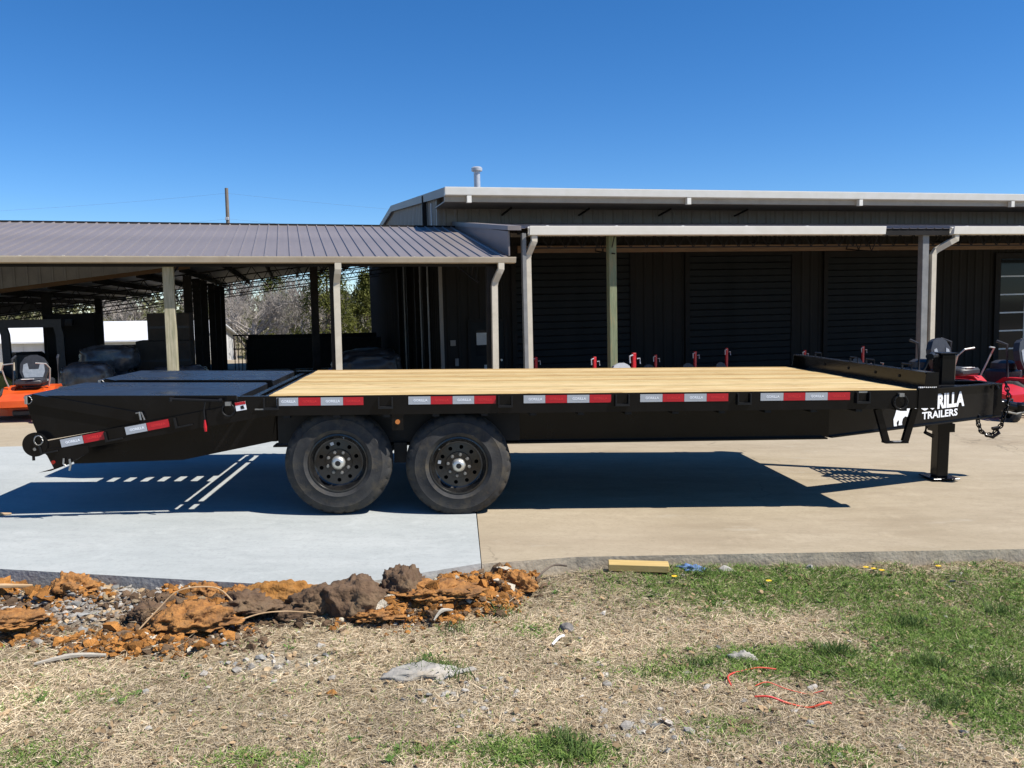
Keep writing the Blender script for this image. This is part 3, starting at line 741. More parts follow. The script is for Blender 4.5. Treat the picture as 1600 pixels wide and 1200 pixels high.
# --- flip-over ramps
for v0, v1 in ((0.05, 1.11), (1.37, 2.45)):
    top = MB()
    top.prism([(-1.76, 0.985), (-0.25, 0.972), (-0.235, 0.962), (-0.235, 0.90), (-1.72, 0.945)], (0, v0, 0), (1, 0, 0), (0, 0, 1), (0, 1, 0), v1 - v0)
    ramp = top.build('ramp', M['tread'], TR)
    for v in (v0 - 0.006, v1 - 0.006):
        MB().prism([(-1.758, 0.982), (-0.252, 0.969), (-0.235, 0.91), (-0.30, 0.885), (-1.0, 0.76), (-1.62, 0.655), (-1.675, 0.69), (-1.71, 0.79)], (0, v, 0), (1, 0, 0), (0, 0, 1), (0, 1, 0), 0.0118).build('ramp_side_plate', B_, ramp)
    for i in range(5):
        u = -1.55 + i * 0.3
        MB().box(u, u + 0.05, v0 + 0.02, v1 - 0.02, 0.87, 0.935).build('ramp_rib', M['black_matte'], ramp)
    # stiffener arm along the side and end pins
    MB().rpath([(-1.70, v0 - 0.017, 0.962), (-0.94, v0 - 0.017, 0.815)], 0.018, 0.075, upv=(0, 0, 1)).build('ramp_arm', B_, ramp)
    MB().tube((-1.735, v0 - 0.03, 0.985), (-1.735, v0 - 0.03, 0.925), 0.011, 8).build('latch_pin', M['steel'], ramp, True)
    MB().path([(-1.725 + 0.03 * math.cos(a), v0 - 0.03, 0.955 + 0.03 * math.sin(a)) for a in [i * math.pi / 6 - 1.5 for i in range(9)]], 0.0035, 5, False).build('pin_ring', M['steel'], ramp)
    MB().path([(-0.94, v0 - 0.035, 0.86), (-0.93, v0 - 0.035, 0.80)], 0.008, 6).path([(-0.965, v0 - 0.035, 0.85), (-0.925, v0 - 0.035, 0.855), (-0.905, v0 - 0.035, 0.80)], 0.006, 6).build('hinge_pin', M['steel'], ramp)
# rear cam discs, feet, hardware on the near side
for v0, s_ in ((-0.02, 1), (2.52, -1)):
    dsk = MB().lathe([(0, 0), (0, 0.088), (0.02, 0.088), (0.02, 0)], (-1.672, v0, 0.632), (0, s_, 0), 40).build('hinge_disc', B_, TR)
    MB().tube((-1.672, v0 - s_ * 0.008, 0.60), (-1.672, v0, 0.60), 0.012, 10).build('bolt', M['steel'], dsk)
    MB().path([(-1.64 + 0.03 * math.cos(a), v0 - s_ * 0.012, 0.665 + 0.035 * math.sin(a)) for a in [i * math.pi / 6 for i in range(13)]], 0.005, 5, False).build('pin_ring', M['steel'], dsk)
    MB().tube((-1.69, v0 + 0.01, 0.56), (-1.69, v0 + 0.01, 0.515), 0.01, 6).build('stop_peg', B_, dsk)
    MB().prism([(-1.615, 0.60), (-1.55, 0.455), (-1.655, 0.425), (-1.57, 0.437), (-1.44, 0.485), (-1.30, 0.57), (-1.30, 0.62)], (0, v0 + s_ * 0.004, 0), (1, 0, 0), (0, 0, 1), (0, s_, 0), 0.012).build('support_foot', B_, TR)
    MB().tube((-1.55, v0 - s_ * 0.006, 0.50), (-1.55, v0 + s_ * 0.004, 0.50), 0.014, 10).build('tail_marker', M['marker_red'], TR)
    MB().path([(-1.47, v0 - s_ * 0.01, 0.53), (-1.475, v0 - s_ * 0.01, 0.49), (-1.46, v0 - s_ * 0.01, 0.47)], 0.007, 6).path([(-1.43, v0 - s_ * 0.01, 0.525), (-1.425, v0 - s_ * 0.01, 0.48), (-1.435, v0 - s_ * 0.01, 0.44)], 0.008, 6).build('safety_clip', M['steel'], TR)
for (u0, u1, z0, red) in ((-1.495, -1.335, 0.651, 0), (-1.335, -1.18, 0.680, 1), (-1.035, -0.88, 0.7365, 0), (-0.88, -0.72, 0.766, 1)):
    tape(u0, u1, z0, 0.058, red, TR, -0.0115, math.atan2(0.31, 1.67))
for (u, z) in ((-1.58, 0.615), (-1.12, 0.70), (-0.62, 0.795)):
    a = math.atan2(0.31, 1.67); Mx = Matrix.Translation((u, -0.02, z)) @ Matrix.Rotation(-a, 4, 'Y')
    MB().box(-0.06, 0.06, -0.014, 0.012, -0.045, -0.035, Mx).box(-0.06, -0.05, -0.014, 0.012, -0.034, 0.03, Mx).build('stake_pocket', M['black_matte'], TR)
MB().path([(-0.69, -0.02, 0.955), (-0.35, -0.02, 0.94)], 0.009, 6).tube((-0.70, -0.02, 0.965), (-0.70, -0.02, 0.94), 0.013, 6).tube((-0.345, -0.025, 0.95), (-0.345, -0.01, 0.93), 0.014, 6).build('ramp_latch_bar', M['black_matte'], TR, True)
MB().path([(-0.45, -0.02, 0.95), (-0.465, -0.025, 0.87), (-0.46, -0.03, 0.80)], 0.005, 6).build('pull_cable', M['black_matte'], TR)
MB().path([(-0.46, -0.03, 0.80), (-0.458, -0.03, 0.75), (-0.456, -0.03, 0.715)], [0.006, 0.012, 0.009], 8).build('pull_tag', M['tape_red'], TR, True)
stk = MB().prism([(-0.235, 0.86), (-0.16, 0.872), (-0.17, 0.935), (-0.245, 0.923)], (0, -0.0125, 0), (1, 0, 0), (0, 0, 1), (0, 1, 0), 0.003).build('warning_sticker', M['decal'], TR)
MB().prism([(-0.241, 0.902), (-0.166, 0.914), (-0.17, 0.935), (-0.245, 0.923)], (0, -0.0142, 0), (1, 0, 0), (0, 0, 1), (0, 1, 0), 0.0012).build('sticker_band', M['tape_red'], stk)
MB().prism([(-0.20, 0.875), (-0.175, 0.88), (-0.183, 0.905), (-0.205, 0.898)], (0, -0.0142, 0), (1, 0, 0), (0, 0, 1), (0, 1, 0), 0.0012).build('sticker_symbol', M['black_matte'], stk)
MB().box(-0.10, 0.0, -0.018, -0.009, 0.868, 0.878).build('weld_bead', M['steel'], TR)

# ------------------------------------------------------------------ buildings (own frame: a along the eave, b to the back)
YB = 0.2594
FL = -0.8
BO = (0, 16.88, 0)
def bmat(): return None
# --- open front shed with ribbed roof
PS = empty('open_shed', BO, (0, 0, YB))
tag(PS, 'open front shed with long ribbed bronze metal roof left of the workshop', 'shed')
sl = 0.1987
RB = 5.6
roof = MB()
for i in range(5):
    b0 = 0.1 + i * 1.32
    roof.box(-17.5, -0.12, b0, b0 + 0.06, 2.568 + sl * b0 - 0.14, 2.568 + sl * b0 - 0.03)
roof = roof.build('roof', M['trim_dark'], PS)
pm = MB()
nr = math.sqrt(1 + sl * sl)
P = [(-0.1145, 0), (-0.022, 0), (-0.010, 0.024), (0.010, 0.024), (0.022, 0), (0.1145, 0)]
V = []
for b0 in (-0.05, RB):
    for x, h in P: V.append((x, b0, 2.568 + sl * b0 + h))
    for x, h in P[::-1]: V.append((x, b0, 2.568 + sl * b0 + h - 0.006))
k = 12
pm.add(V, [(i, (i + 1) % k, k + (i + 1) % k, k + i) for i in range(k)] + [tuple(range(k)), tuple(range(k, 2 * k))[::-1]])
pmesh = pm.mesh('roof_panel', M['roof'])
for i in range(76):
    a = -0.13 - 0.229 * i
    o = link('roof_panel', pmesh, roof, (a, 0, 0))
MB().box(-17.6, -0.02, RB - 0.06, RB + 0.12, 2.568 + sl * RB - 0.05, 2.568 + sl * RB + 0.035).build('ridge_cap', M['trim_dark'], PS)
def gutter(mb, a0, a1, b0, zt, h=0.125, d=0.13):
    mb.prism([(0, zt - h), (-d, zt - h + 0.015), (-d - 0.02, zt - 0.02), (-d - 0.02, zt), (-d, zt), (-d + 0.006, zt - 0.02), (-0.01, zt - h + 0.03), (-0.01, zt), (0, zt)], (a0, b0, 0), (0, 1, 0), (0, 0, 1), (1, 0, 0), a1 - a0)
g = MB(); gutter(g, -17.6, 0.08, 0.0, 2.575)
gut = g.build('gutter', M['gutter'], PS)
for i in range(26):
    a = -0.6 - i * 0.68
    MB().box(a, a + 0.03, -0.15, 0.0, 2.576, 2.580).build('gutter_strap', M['gutter_white'], gut)
def downspout(mb, a, b0, zt, off, w=0.1, zb=FL, da=0.0):
    mb.rpath([(a + da, b0 - 0.08, zt), (a + da, b0 - 0.08, zt - 0.12), (a + da * 0.7, b0 - 0.06, zt - 0.19), (a + da * 0.15, b0 - 0.08 + off * 0.9, zt - 0.36), (a, b0 - 0.08 + off, zt - 0.46), (a, b0 - 0.08 + off, zb + 0.1)], w, w * 0.85, upv=(0, 1, 0))
for a, da in ((-3.42, 0.03), (-0.33, 0.11)):
    b = MB(); downspout(b, a, 0.0, 2.46, 0.12, 0.12, FL, da); b.build('downspout', M['downspout'], PS)
    MB().box(a - 0.12, a + 0.03, 0.13, 0.28, FL, 2.44).build('post', M['post_steel'], PS)
for a in (-6.43, -9.55, -12.7, -15.8):
    MB().cbox(a - 0.093, a + 0.093, 0.21, 0.39, FL, 2.46, 0.008).build('post', M['post_wood'], PS)
MB().box(-17.5, -0.1, 0.13, 0.20, 2.40, 2.575).build('eave_beam', M['trim_dark'], PS)
# --- truss builder
def truss(mb, p0, p1, dep, n, r=0.018, rw=0.011):
    p0 = Vector(p0); p1 = Vector(p1); dn = Vector((0, 0, -dep))
    mb.tube(p0, p1, r, 4); mb.tube(p0 + dn, p1 + dn, r, 4)
    for i in range(n):
        a = p0.lerp(p1, i / n); m_ = p0.lerp(p1, (i + 0.5) / n); c = p0.lerp(p1, (i + 1) / n)
        mb.tube(a, m_ + dn, rw, 4, caps=False); mb.tube(m_ + dn, c, rw, 4, caps=False)
b = MB()
for k in range(2): pass
for a in (-0.6, -6.5, -12.5):
    tb = MB(); truss(tb, (a, 0.25, 2.50), (a, 5.5, 2.50 + sl * 5.25), 0.42, 12)
    tb.build('roof_truss', M['truss'], PS)
# --- lean-to behind, falling away to the left
LT = empty('lean_to_shed', BO, (0, 0, YB))
tag(LT, 'dark open lean-to with sloping lattice roof trusses behind the front shed', 'shed')
def lz(a): return 3.58 + 0.135 * (a + 0.33)
lr = MB()
lr.prism([(-17, lz(-17)), (-0.35, lz(-0.35)), (-0.35, lz(-0.35) + 0.03), (-17, lz(-17) + 0.03)], (0, 5.75, 0), (1, 0, 0), (0, 0, 1), (0, 1, 0), 15.5)
lroof = lr.build('roof', M['roof_white'], LT)
for i in range(17):
    a = -1.0 - i * 0.98
    MB().box(a, a + 0.06, 5.78, 21.2, lz(a) - 0.16, lz(a) - 0.012).build('purlin', M['truss'], lroof)
for b0 in (7.2, 11.6, 16.8, 21.0):
    tb = MB(); truss(tb, (-0.4, b0, lz(-0.4) - 0.17), (-16.5, b0, lz(-16.5) - 0.17), 0.42, 30, 0.024, 0.013)
    tb.build('roof_truss', M['truss'], LT)
for b0 in (7.2, 9.4, 11.6, 14.2, 16.8, 19.0):
    MB().box(-6.95, -6.75, b0 - 0.1, b0 + 0.1, FL, lz(-6.85) - 0.2).build('post', M['post_steel'], LT)
for a, b0 in ((-3.62, 7.2), (-10.2, 7.2), (-10.4, 14.2), (-13.6, 7.2), (-3.2, 21.0), (-13.6, 21)):
    MB().box(a - 0.1, a + 0.1, b0 - 0.1, b0 + 0.1, FL, lz(a) - 0.2).build('post', M['post_steel'], LT)
# front gable infill of ribbed sheets above a sloping rafter
inf = MB().prism([(-16, lz(-16) - 0.12), (-6.6, lz(-6.6) - 0.12), (-6.6, lz(-6.6) + 0.02), (-16, lz(-16) + 0.02)], (0, 5.62, 0), (1, 0, 0), (0, 0, 1), (0, 1, 0), 0.06).build('rafter', M['beam_wood'], LT)
i = 0
a = -6.7
while a > -16:
    a1 = a - 0.27
    MB().prism([(a - 0.001, lz(a) - 0.02), (a - 0.001, 3.60), (a1 + 0.001, 3.60), (a1 + 0.001, lz(a1) - 0.02)], (0, 5.60, 0), (1, 0, 0), (0, 0, 1), (0, 1, 0), 0.012).build('siding_sheet', M['roof_white'], LT)
    MB().prism([(a1 + 0.02, lz(a1) - 0.02), (a1 + 0.02, 3.59), (a1 + 0.055, 3.59), (a1 + 0.055, lz(a1) - 0.02)], (0, 5.575, 0), (1, 0, 0), (0, 0, 1), (0, 1, 0), 0.0245).build('sheet_rib', M['roof_white'], LT)
    a = a1

# --- workshop building
WS = empty('workshop_building', BO, (0, -0.011, YB))
tag(WS, 'large bronze metal workshop with roll-up doors behind a front awning', 'building')
AL = -0.33; AR = 26.0; WB = 6.0; EB = 4.2; EZ = 4.5; RS = 0.075; RIDGE = 15.0; BACK = 25.8
def mz(b0): return EZ + RS * (b0 - EB) if b0 < RIDGE else EZ + RS * (RIDGE - EB) - RS * (b0 - RIDGE)
fw = MB().box(AL + 0.02, AR, WB + 0.03, WB + 0.15, FL - 0.4, mz(WB) - 0.1).build('front_wall', M['siding_shaded'], WS)
pan = MB()
pr = []
for k in range(3):
    x = k * 0.3
    pr += [(x, 0), (x + 0.12, 0), (x + 0.15, -0.028), (x + 0.19, -0.028), (x + 0.22, 0)]
pr += [(0.9, 0)]
V = [(x, y, z) for z in (0, 1) for x, y in pr]; k = len(pr)
pan.add(V, [(i, i + 1, k + i + 1, k + i) for i in range(k - 1)])
pmu = pan.mesh('wall_panel', M['siding']); pmd = pan.mesh('wall_panel', M['siding_shaded'])  # upper panels plain, lower panels with the roof shade painted in
for i in range(29):
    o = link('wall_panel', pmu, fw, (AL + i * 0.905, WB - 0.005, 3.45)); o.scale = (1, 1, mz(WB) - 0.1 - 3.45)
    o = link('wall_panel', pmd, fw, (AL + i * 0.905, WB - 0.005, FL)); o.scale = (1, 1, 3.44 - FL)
# gable wall facing left
gw = MB().prism([(WB, FL - 0.4), (WB, mz(WB)), (RIDGE, mz(RIDGE)), (BACK, mz(BACK)), (BACK, FL - 0.4)], (AL, 0, 0), (0, 1, 0), (0, 0, 1), (1, 0, 0), 0.1).build('gable_wall', M['siding_shaded'], WS)
for i in range(21):
    b0 = WB + i * 0.943
    z1 = min(mz(b0), mz(b0 + 0.9)) - 0.02
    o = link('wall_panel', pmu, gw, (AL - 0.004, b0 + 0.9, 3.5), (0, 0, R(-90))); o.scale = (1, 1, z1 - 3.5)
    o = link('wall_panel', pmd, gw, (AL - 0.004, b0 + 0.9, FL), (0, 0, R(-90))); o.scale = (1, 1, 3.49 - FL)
MB().box(AL - 0.05, AL + 0.04, WB - 0.045, WB + 0.02, FL, mz(WB)).build('corner_trim', M['siding'], WS)
for b0 in (7.9, 9.4, 11.2, 13.5):
    MB().box(AL - 0.2, AL - 0.06, b0, b0 + 0.14, FL, 3.4).build('wall_post', M['post_steel'], WS)
for b0 in (7.4, 8.8, 12.4):
    MB().tube((AL - 0.12, b0, FL), (AL - 0.12, b0, 3.2), 0.025, 8).build('conduit', M['galv'], WS, True)
# roof, eave trim, soffit
rf = MB()
rf.prism([(EB, mz(EB)), (RIDGE, mz(RIDGE)), (BACK + 0.3, mz(BACK + 0.3)), (BACK + 0.3, mz(BACK + 0.3) - 0.12), (RIDGE, mz(RIDGE) - 0.12), (EB, mz(EB) - 0.12)], (AL - 0.12, 0, 0), (0, 1, 0), (0, 0, 1), (1, 0, 0), AR - AL + 0.3)
rf = rf.build('main_roof', M['roof'], WS)
MB().prism([(EB - 0.02, mz(EB) + 0.015), (RIDGE, mz(RIDGE) + 0.015), (BACK, mz(BACK) + 0.015), (BACK, mz(BACK) - 0.2), (RIDGE, mz(RIDGE) - 0.2), (EB - 0.02, mz(EB) - 0.2)], (AL - 0.155, 0, 0), (0, 1, 0), (0, 0, 1), (1, 0, 0), 0.03).build('rake_trim', M['siding'], rf)
g = MB(); gutter(g, AL - 0.16, AR, EB - 0.003, EZ + 0.01, 0.20, 0.14)
g = g.build('main_gutter', M['gutter_white'], WS)
MB().box(AL - 0.16, AR, EB + 0.0, EB + 0.05, EZ - 0.33, EZ - 0.125).build('fascia', M['gutter'], WS)
MB().box(AL - 0.1, AR, EB + 0.055, WB - 0.05, EZ - 0.30, EZ - 0.27).build('soffit', M['siding'], WS)
for a in (0.05, 5.95, 11.2, 16.4):
    MB().box(a, a + 0.11, EB - 0.14, EB - 0.01, EZ - 0.36, EZ - 0.192).build('gutter_outlet', M['gutter_white'], WS)
for a in (1.4, 3.6, 6.0, 8.4):
    MB().rpath([(a, WB - 0.05, EZ - 0.46), (a + 0.12, EB + 1.2, EZ - 0.33)], 0.04, 0.04).build('soffit_brace', M['siding_shaded'], WS)
# dark downspout and utility pipe on the gable
MB().box(AL - 0.18, AL - 0.06, WB + 1.5, WB + 1.62, 3.2, mz(WB + 1.5) - 0.02).build('gable_downspout', M['trim_dark'], WS)
MB().tube((AL - 0.1, WB + 0.5, 3.4), (AL - 0.1, WB + 0.5, 4.4), 0.02, 6).build('conduit', M['galv'], WS)
# roof vent
vp = MB().tube((1.6, 9.75, mz(9.75)), (1.6, 9.75, mz(9.75) + 0.92), 0.10, 18).build('roof_vent', M['galv'], WS, True)
MB().lathe([(0, 0.11), (0.0, 0.17), (0.09, 0.175), (0.125, 0.13), (0.13, 0)], (1.6, 9.75, mz(9.75) + 0.88), (0, 0, 1), 20).build('vent_cap', M['galv'], vp, True)
MB().lathe([(0, 0.2), (0.1, 0.12)], (1.6, 9.75, mz(9.75) + 0.0), (0, 0, 1), 16).build('vent_boot', M['trim_dark'], vp)
# awning
AW = MB()
AZ0, AZ1, AB0, AB1 = 3.17, 3.80, 0.22, 5.96
def az(b0): return AZ0 + (AZ1 - AZ0) * (b0 - AB0) / (AB1 - AB0)
for i in range(5):
    b0 = 0.4 + i * 1.25
    AW.box(0.3, 25, b0, b0 + 0.06, az(b0) - 0.13, az(b0) - 0.02)
AW = AW.build('awning', M['trim_dark'], WS)
V = []
for b0 in (AB0 - 0.06, AB1):
    for x, h in P: V.append((x, b0, az(b0) + h))
    for x, h in P[::-1]: V.append((x, b0, az(b0) + h - 0.006))
k = 12
apm = MB().add(V, [(i, (i + 1) % k, k + (i + 1) % k, k + i) for i in range(k)] + [tuple(range(k)), tuple(range(k, 2 * k))[::-1]]).mesh('awning_panel', M['roof'])
for i in range(108):
    link('awning_panel', apm, AW, (0.42 + 0.229 * i, 0, 0))
for a0, a1 in ((0.46, 8.86), (10.72, 25.0)):
    g = MB(); gutter(g, a0, a1, AB0 - 0.02, AZ0 + 0.03, 0.19, 0.14)
    g = g.build('awning_gutter', M['gutter_white'], WS)
    for i in range(5):
        a = a0 + 0.35 + i * 1.5
        if a < a1: MB().box(a, a + 0.05, AB0 - 0.16, AB0, AZ0 + 0.031, AZ0 + 0.04).build('gutter_strap', M['white'], g)
MB().box(8.9, 10.7, AB0 - 0.04, AB0 - 0.01, AZ0 - 0.16, AZ0 - 0.01).build('awning_fascia', M['trim_dark'], WS)
# flashing panel closing the awning's left end
MB().prism([(0.25, 2.62), (0.25, AZ0 - 0.06), (AB1, AZ1 - 0.02), (AB1, 2.70)], (0.06, 0, 0), (0, 1, 0), (0, 0, 1), (1, 0, 0), 0.03).build('end_flashing', M['roof'], WS)
MB().prism([(0.12, AZ0 - 0.05), (0.12, AZ0 + 0.04), (AB1, AZ1 + 0.06), (AB1, AZ1 - 0.06)], (0.02, 0, 0), (0, 1, 0), (0, 0, 1), (1, 0, 0), 0.28).build('end_trim', M['roof'], WS)
MB().box(0.34, 0.42, 0.2, 0.32, FL, AZ0 - 0.1).build('awning_post', M['post_grey'], WS)
b = MB(); downspout(b, 0.47, 0.22, AZ0 - 0.15, 0.14, 0.115, FL, 0.10); b.build('downspout', M['downspout'], WS)
MB().cbox(2.33, 2.50, 0.5, 0.67, FL, AZ0 - 0.1, 0.008).build('awning_post', M['post_green'], WS)
MB().cbox(10.04, 10.22, 0.26, 0.42, FL, AZ0 - 0.12, 0.008).build('awning_post', M['post_grey'], WS)
b = MB(); downspout(b, 10.36, 0.22, AZ0 - 0.14, 0.16, 0.125, FL, 0.48); b.build('downspout', M['downspout'], WS)
for a in (16.5, 21.5): MB().cbox(a, a + 0.16, 0.26, 0.42, FL, AZ0 - 0.12, 0.008).build('awning_post', M['post_green'], WS)
MB().box(0.6, 25, 1.5, 1.56, 2.75, 2.90).build('awning_beam', M['beam_wood'], WS)
for a in (2.4, 8.9, 15.3):
    tb = MB(); truss(tb, (a, 0.35, AZ0 - 0.14), (a, 5.9, AZ1 - 0.14), 0.38, 12); tb.build('awning_truss', M['truss'], WS)
tb = MB(); truss(tb, (0.5, 0.7, AZ0 - 0.1), (25, 0.7, AZ0 - 0.1), 0.27, 66, 0.018, 0.012); tb.build('awning_truss', M['truss'], WS)
# doors
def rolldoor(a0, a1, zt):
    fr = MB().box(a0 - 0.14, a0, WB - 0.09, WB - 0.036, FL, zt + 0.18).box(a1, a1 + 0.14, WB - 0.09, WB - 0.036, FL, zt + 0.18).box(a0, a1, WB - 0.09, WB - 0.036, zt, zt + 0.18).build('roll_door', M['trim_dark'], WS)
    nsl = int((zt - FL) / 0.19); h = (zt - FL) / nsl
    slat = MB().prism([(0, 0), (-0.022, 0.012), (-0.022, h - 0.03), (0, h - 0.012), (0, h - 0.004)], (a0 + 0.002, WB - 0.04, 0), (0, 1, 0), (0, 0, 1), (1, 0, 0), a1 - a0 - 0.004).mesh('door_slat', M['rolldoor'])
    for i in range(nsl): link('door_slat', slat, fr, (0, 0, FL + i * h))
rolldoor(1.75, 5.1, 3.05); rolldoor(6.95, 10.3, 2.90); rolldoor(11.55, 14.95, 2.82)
md = MB().box(0.40, 1.42, WB - 0.06, WB - 0.036, FL, 1.22).build('service_door', M['rolldoor'], WS)
MB().box(0.36, 0.44, WB - 0.085, WB - 0.061, FL, 1.25).box(1.38, 1.46, WB - 0.085, WB - 0.061, FL, 1.25).box(0.44, 1.38, WB - 0.085, WB - 0.061, 1.17, 1.25).build('door_frame', M['trim_dark'], md)
MB().box(0.58, 0.92, WB - 0.075, WB - 0.062, 0.25, 0.95).build('door_window', M['glass'], md)
MB().box(0.60, 0.90, WB - 0.082, WB - 0.077, 0.55, 0.88).build('door_notice', M['paper'], md)
MB().box(0.80, 0.93, WB - 0.068, WB - 0.0625, -0.35, 0.0).build('door_notice', M['paper'], md)
MB().tube((1.28, WB - 0.06, 0.12), (1.28, WB - 0.12, 0.12), 0.03, 10).build('door_knob', M['chrome'], md)
MB().box(-0.12, 0.02, WB - 0.075, WB - 0.036, 0.55, 0.70).build('electrical_box', M['siding'], WS)
MB().box(0.0, 0.09, WB - 0.075, WB - 0.036, 0.0, 0.2).build('electrical_box', M['post_grey'], WS)
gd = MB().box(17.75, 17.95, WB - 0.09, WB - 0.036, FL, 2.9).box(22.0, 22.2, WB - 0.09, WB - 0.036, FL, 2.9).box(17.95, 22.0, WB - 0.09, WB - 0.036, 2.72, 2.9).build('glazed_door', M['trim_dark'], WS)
for r_ in range(6):
    z0 = FL + r_ * 0.586
    MB().box(17.96, 21.99, WB - 0.085, WB - 0.045, z0, z0 + 0.045).build('glazing_bar', M['galv'], gd)
    for c_ in range(4):
        MB().box(17.98 + c_ * 1.0, 18.92 + c_ * 1.0, WB - 0.065, WB - 0.05, z0 + 0.05, z0 + 0.58).build('pane', M['glass'], gd)
        if r_ > 0: MB().box(18.93 + c_ * 1.0, 18.97 + c_ * 1.0, WB - 0.08, WB - 0.045, z0 + 0.046, z0 + 0.585).build('glazing_bar', M['galv'], gd)

# ------------------------------------------------------------------ yard machines
def mower(loc, rz, paint, label, group, lever_up=False, seatm='seat_grey', scale=1.0):
    """zero-turn mower, front towards -y"""
    E_ = empty('riding_mower', loc, (0, 0, rz)); E_.scale = (scale,) * 3
    tag(E_, label, 'mower', group)
    # chassis: tapered front with foot well, raised rear
    b = MB()
    b.prism([(-0.95, 0.30), (-0.95, 0.42), (-0.55, 0.52), (-0.15, 0.52), (0.1, 0.56), (0.62, 0.56), (0.72, 0.50), (0.72, 0.28), (0.2, 0.24), (-0.6, 0.24)], (-0.33, 0, 0), (0, 1, 0), (0, 0, 1), (1, 0, 0), 0.66)
    b.build('chassis', paint, E_)
    for s_ in (-1, 1):
        MB().prism([(-0.12, 0.46), (0.05, 0.61), (0.60, 0.61), (0.72, 0.52), (0.70, 0.36), (0.0, 0.36)], (s_ * 0.36 - 0.10, 0, 0), (0, 1, 0), (0, 0, 1), (1, 0, 0), 0.20).build('fender', paint, E_)
    # cutting deck with rolled skirt and discharge chute
    b = MB()
    b.prism([(-0.68, -0.30), (-0.62, -0.48), (-0.25, -0.58), (0.25, -0.58), (0.62, -0.48), (0.68, -0.30), (0.66, 0.08), (-0.66, 0.08)], (0, 0, 0.10), (1, 0, 0), (0, 1, 0), (0, 0, 1), 0.15)
    dk = b.build('cutting_deck', paint, E_)
    MB().prism([(-0.60, -0.27), (-0.55, -0.42), (-0.23, -0.50), (0.23, -0.50), (0.55, -0.42), (0.60, -0.27), (0.58, 0.05), (-0.58, 0.05)], (0, 0, 0.25), (1, 0, 0), (0, 1, 0), (0, 0, 1), 0.05).build('deck_cover', paint, dk)
    MB().cbox(-0.16, 0.16, -0.66, -0.57, 0.10, 0.21, 0.02).build('bumper', M['seat_black'], dk)
    # engine block at the rear
    b = MB().cbox(-0.26, 0.26, 0.62, 1.02, 0.40, 0.72, 0.04); b.lathe([(0, 0.20), (0.10, 0.19), (0.14, 0.12), (0.15, 0)], (0, 0.82, 0.72), (0, 0, 1), 18)
    b.build('engine', M['seat_black'], E_, True)
    # wheels
    for s_ in (-1, 1):
        w_ = MB().lathe([(-0.12, 0.13), (-0.13, 0.24), (-0.09, 0.285), (0.09, 0.285), (0.13, 0.24), (0.12, 0.13)], (s_ * 0.50, 0.42, 0.285), (1, 0, 0), 28, lambda k, i, r: r - (0.012 if (k % 2 and i in (2, 3)) else 0)).build('rear_wheel', M['rubber'], E_, True)
        MB().lathe([(-0.09, 0.0), (-0.09, 0.10), (-0.11, 0.135), (0.11, 0.135), (0.09, 0.1), (0.09, 0)], (s_ * 0.50, 0.42, 0.285), (1, 0, 0), 20).build('hub', M['seat_black'], w_, True)
        c_ = MB().lathe([(-0.06, 0.07), (-0.07, 0.13), (-0.04, 0.155), (0.04, 0.155), (0.07, 0.13), (0.06, 0.07), (0, 0.0)], (s_ * 0.42, -0.98, 0.155), (1, 0, 0), 20).build('caster_wheel', M['rubber'], E_, True)
        MB().path([(s_ * 0.42 - 0.09, -0.98, 0.155), (s_ * 0.42 - 0.09, -0.95, 0.36), (s_ * 0.42 + 0.09, -0.95, 0.36), (s_ * 0.42 + 0.09, -0.98, 0.155)], 0.018, 6).build('caster_fork', M['seat_black'], c_)
        MB().rpath([(s_ * 0.42, -0.95, 0.40), (s_ * 0.30, -0.55, 0.45)], 0.07, 0.06).build('front_arm', paint, E_)
        # lap bar lever
        MB().path([(s_ * 0.36, 0.0, 0.62), (s_ * 0.40, -0.05, 0.78), (s_ * 0.43, -0.12, 0.98), (s_ * 0.38, -0.2, 1.08), (s_ * 0.20, -0.24, 1.10)], 0.014, 8).build('control_lever', M['lever'], E_, True)
    # seat
    st_ = MB().cbox(-0.25, 0.25, -0.08, 0.40, 0.64, 0.76, 0.035).build('seat', M['seat_black'], E_, True)
    bk = Matrix.Translation((0, 0.40, 0.74)) @ Matrix.Rotation(R(-12), 4, 'X')
    V = []; out = [(-0.20, 0), (-0.26, 0.15), (-0.25, 0.32), (-0.17, 0.45), (-0.06, 0.50), (0.06, 0.50), (0.17, 0.45), (0.25, 0.32), (0.26, 0.15), (0.20, 0)]
    bb = MB().prism(out, (0, 0, 0), (1, 0, 0), (0, 0, 1), (0, 1, 0), 0.10); bb.v = [tuple(bk @ Vector(p)) for p in bb.v]
    bb.build('seat_back', M['seat_black'] if seatm == 'seat_grey' else M[seatm], st_)
    ins = [(-0.17, 0.03), (-0.205, 0.15), (-0.19, 0.30), (-0.12, 0.33), (-0.09, 0.20), (0.09, 0.20), (0.12, 0.33), (0.19, 0.30), (0.205, 0.15), (0.17, 0.03)]
    bb = MB().prism(ins, (0, -0.012, 0), (1, 0, 0), (0, 0, 1), (0, 1, 0), 0.0112); bb.v = [tuple(bk @ Vector(p)) for p in bb.v]
    bb.build('seat_insert', M[seatm], st_)
    MB().cbox(-0.12, 0.10, -0.075, 0.02, 0.762, 0.772, 0.003).build('seat_tag', M['paper'], st_)
    # roll bar
    rb = MB()
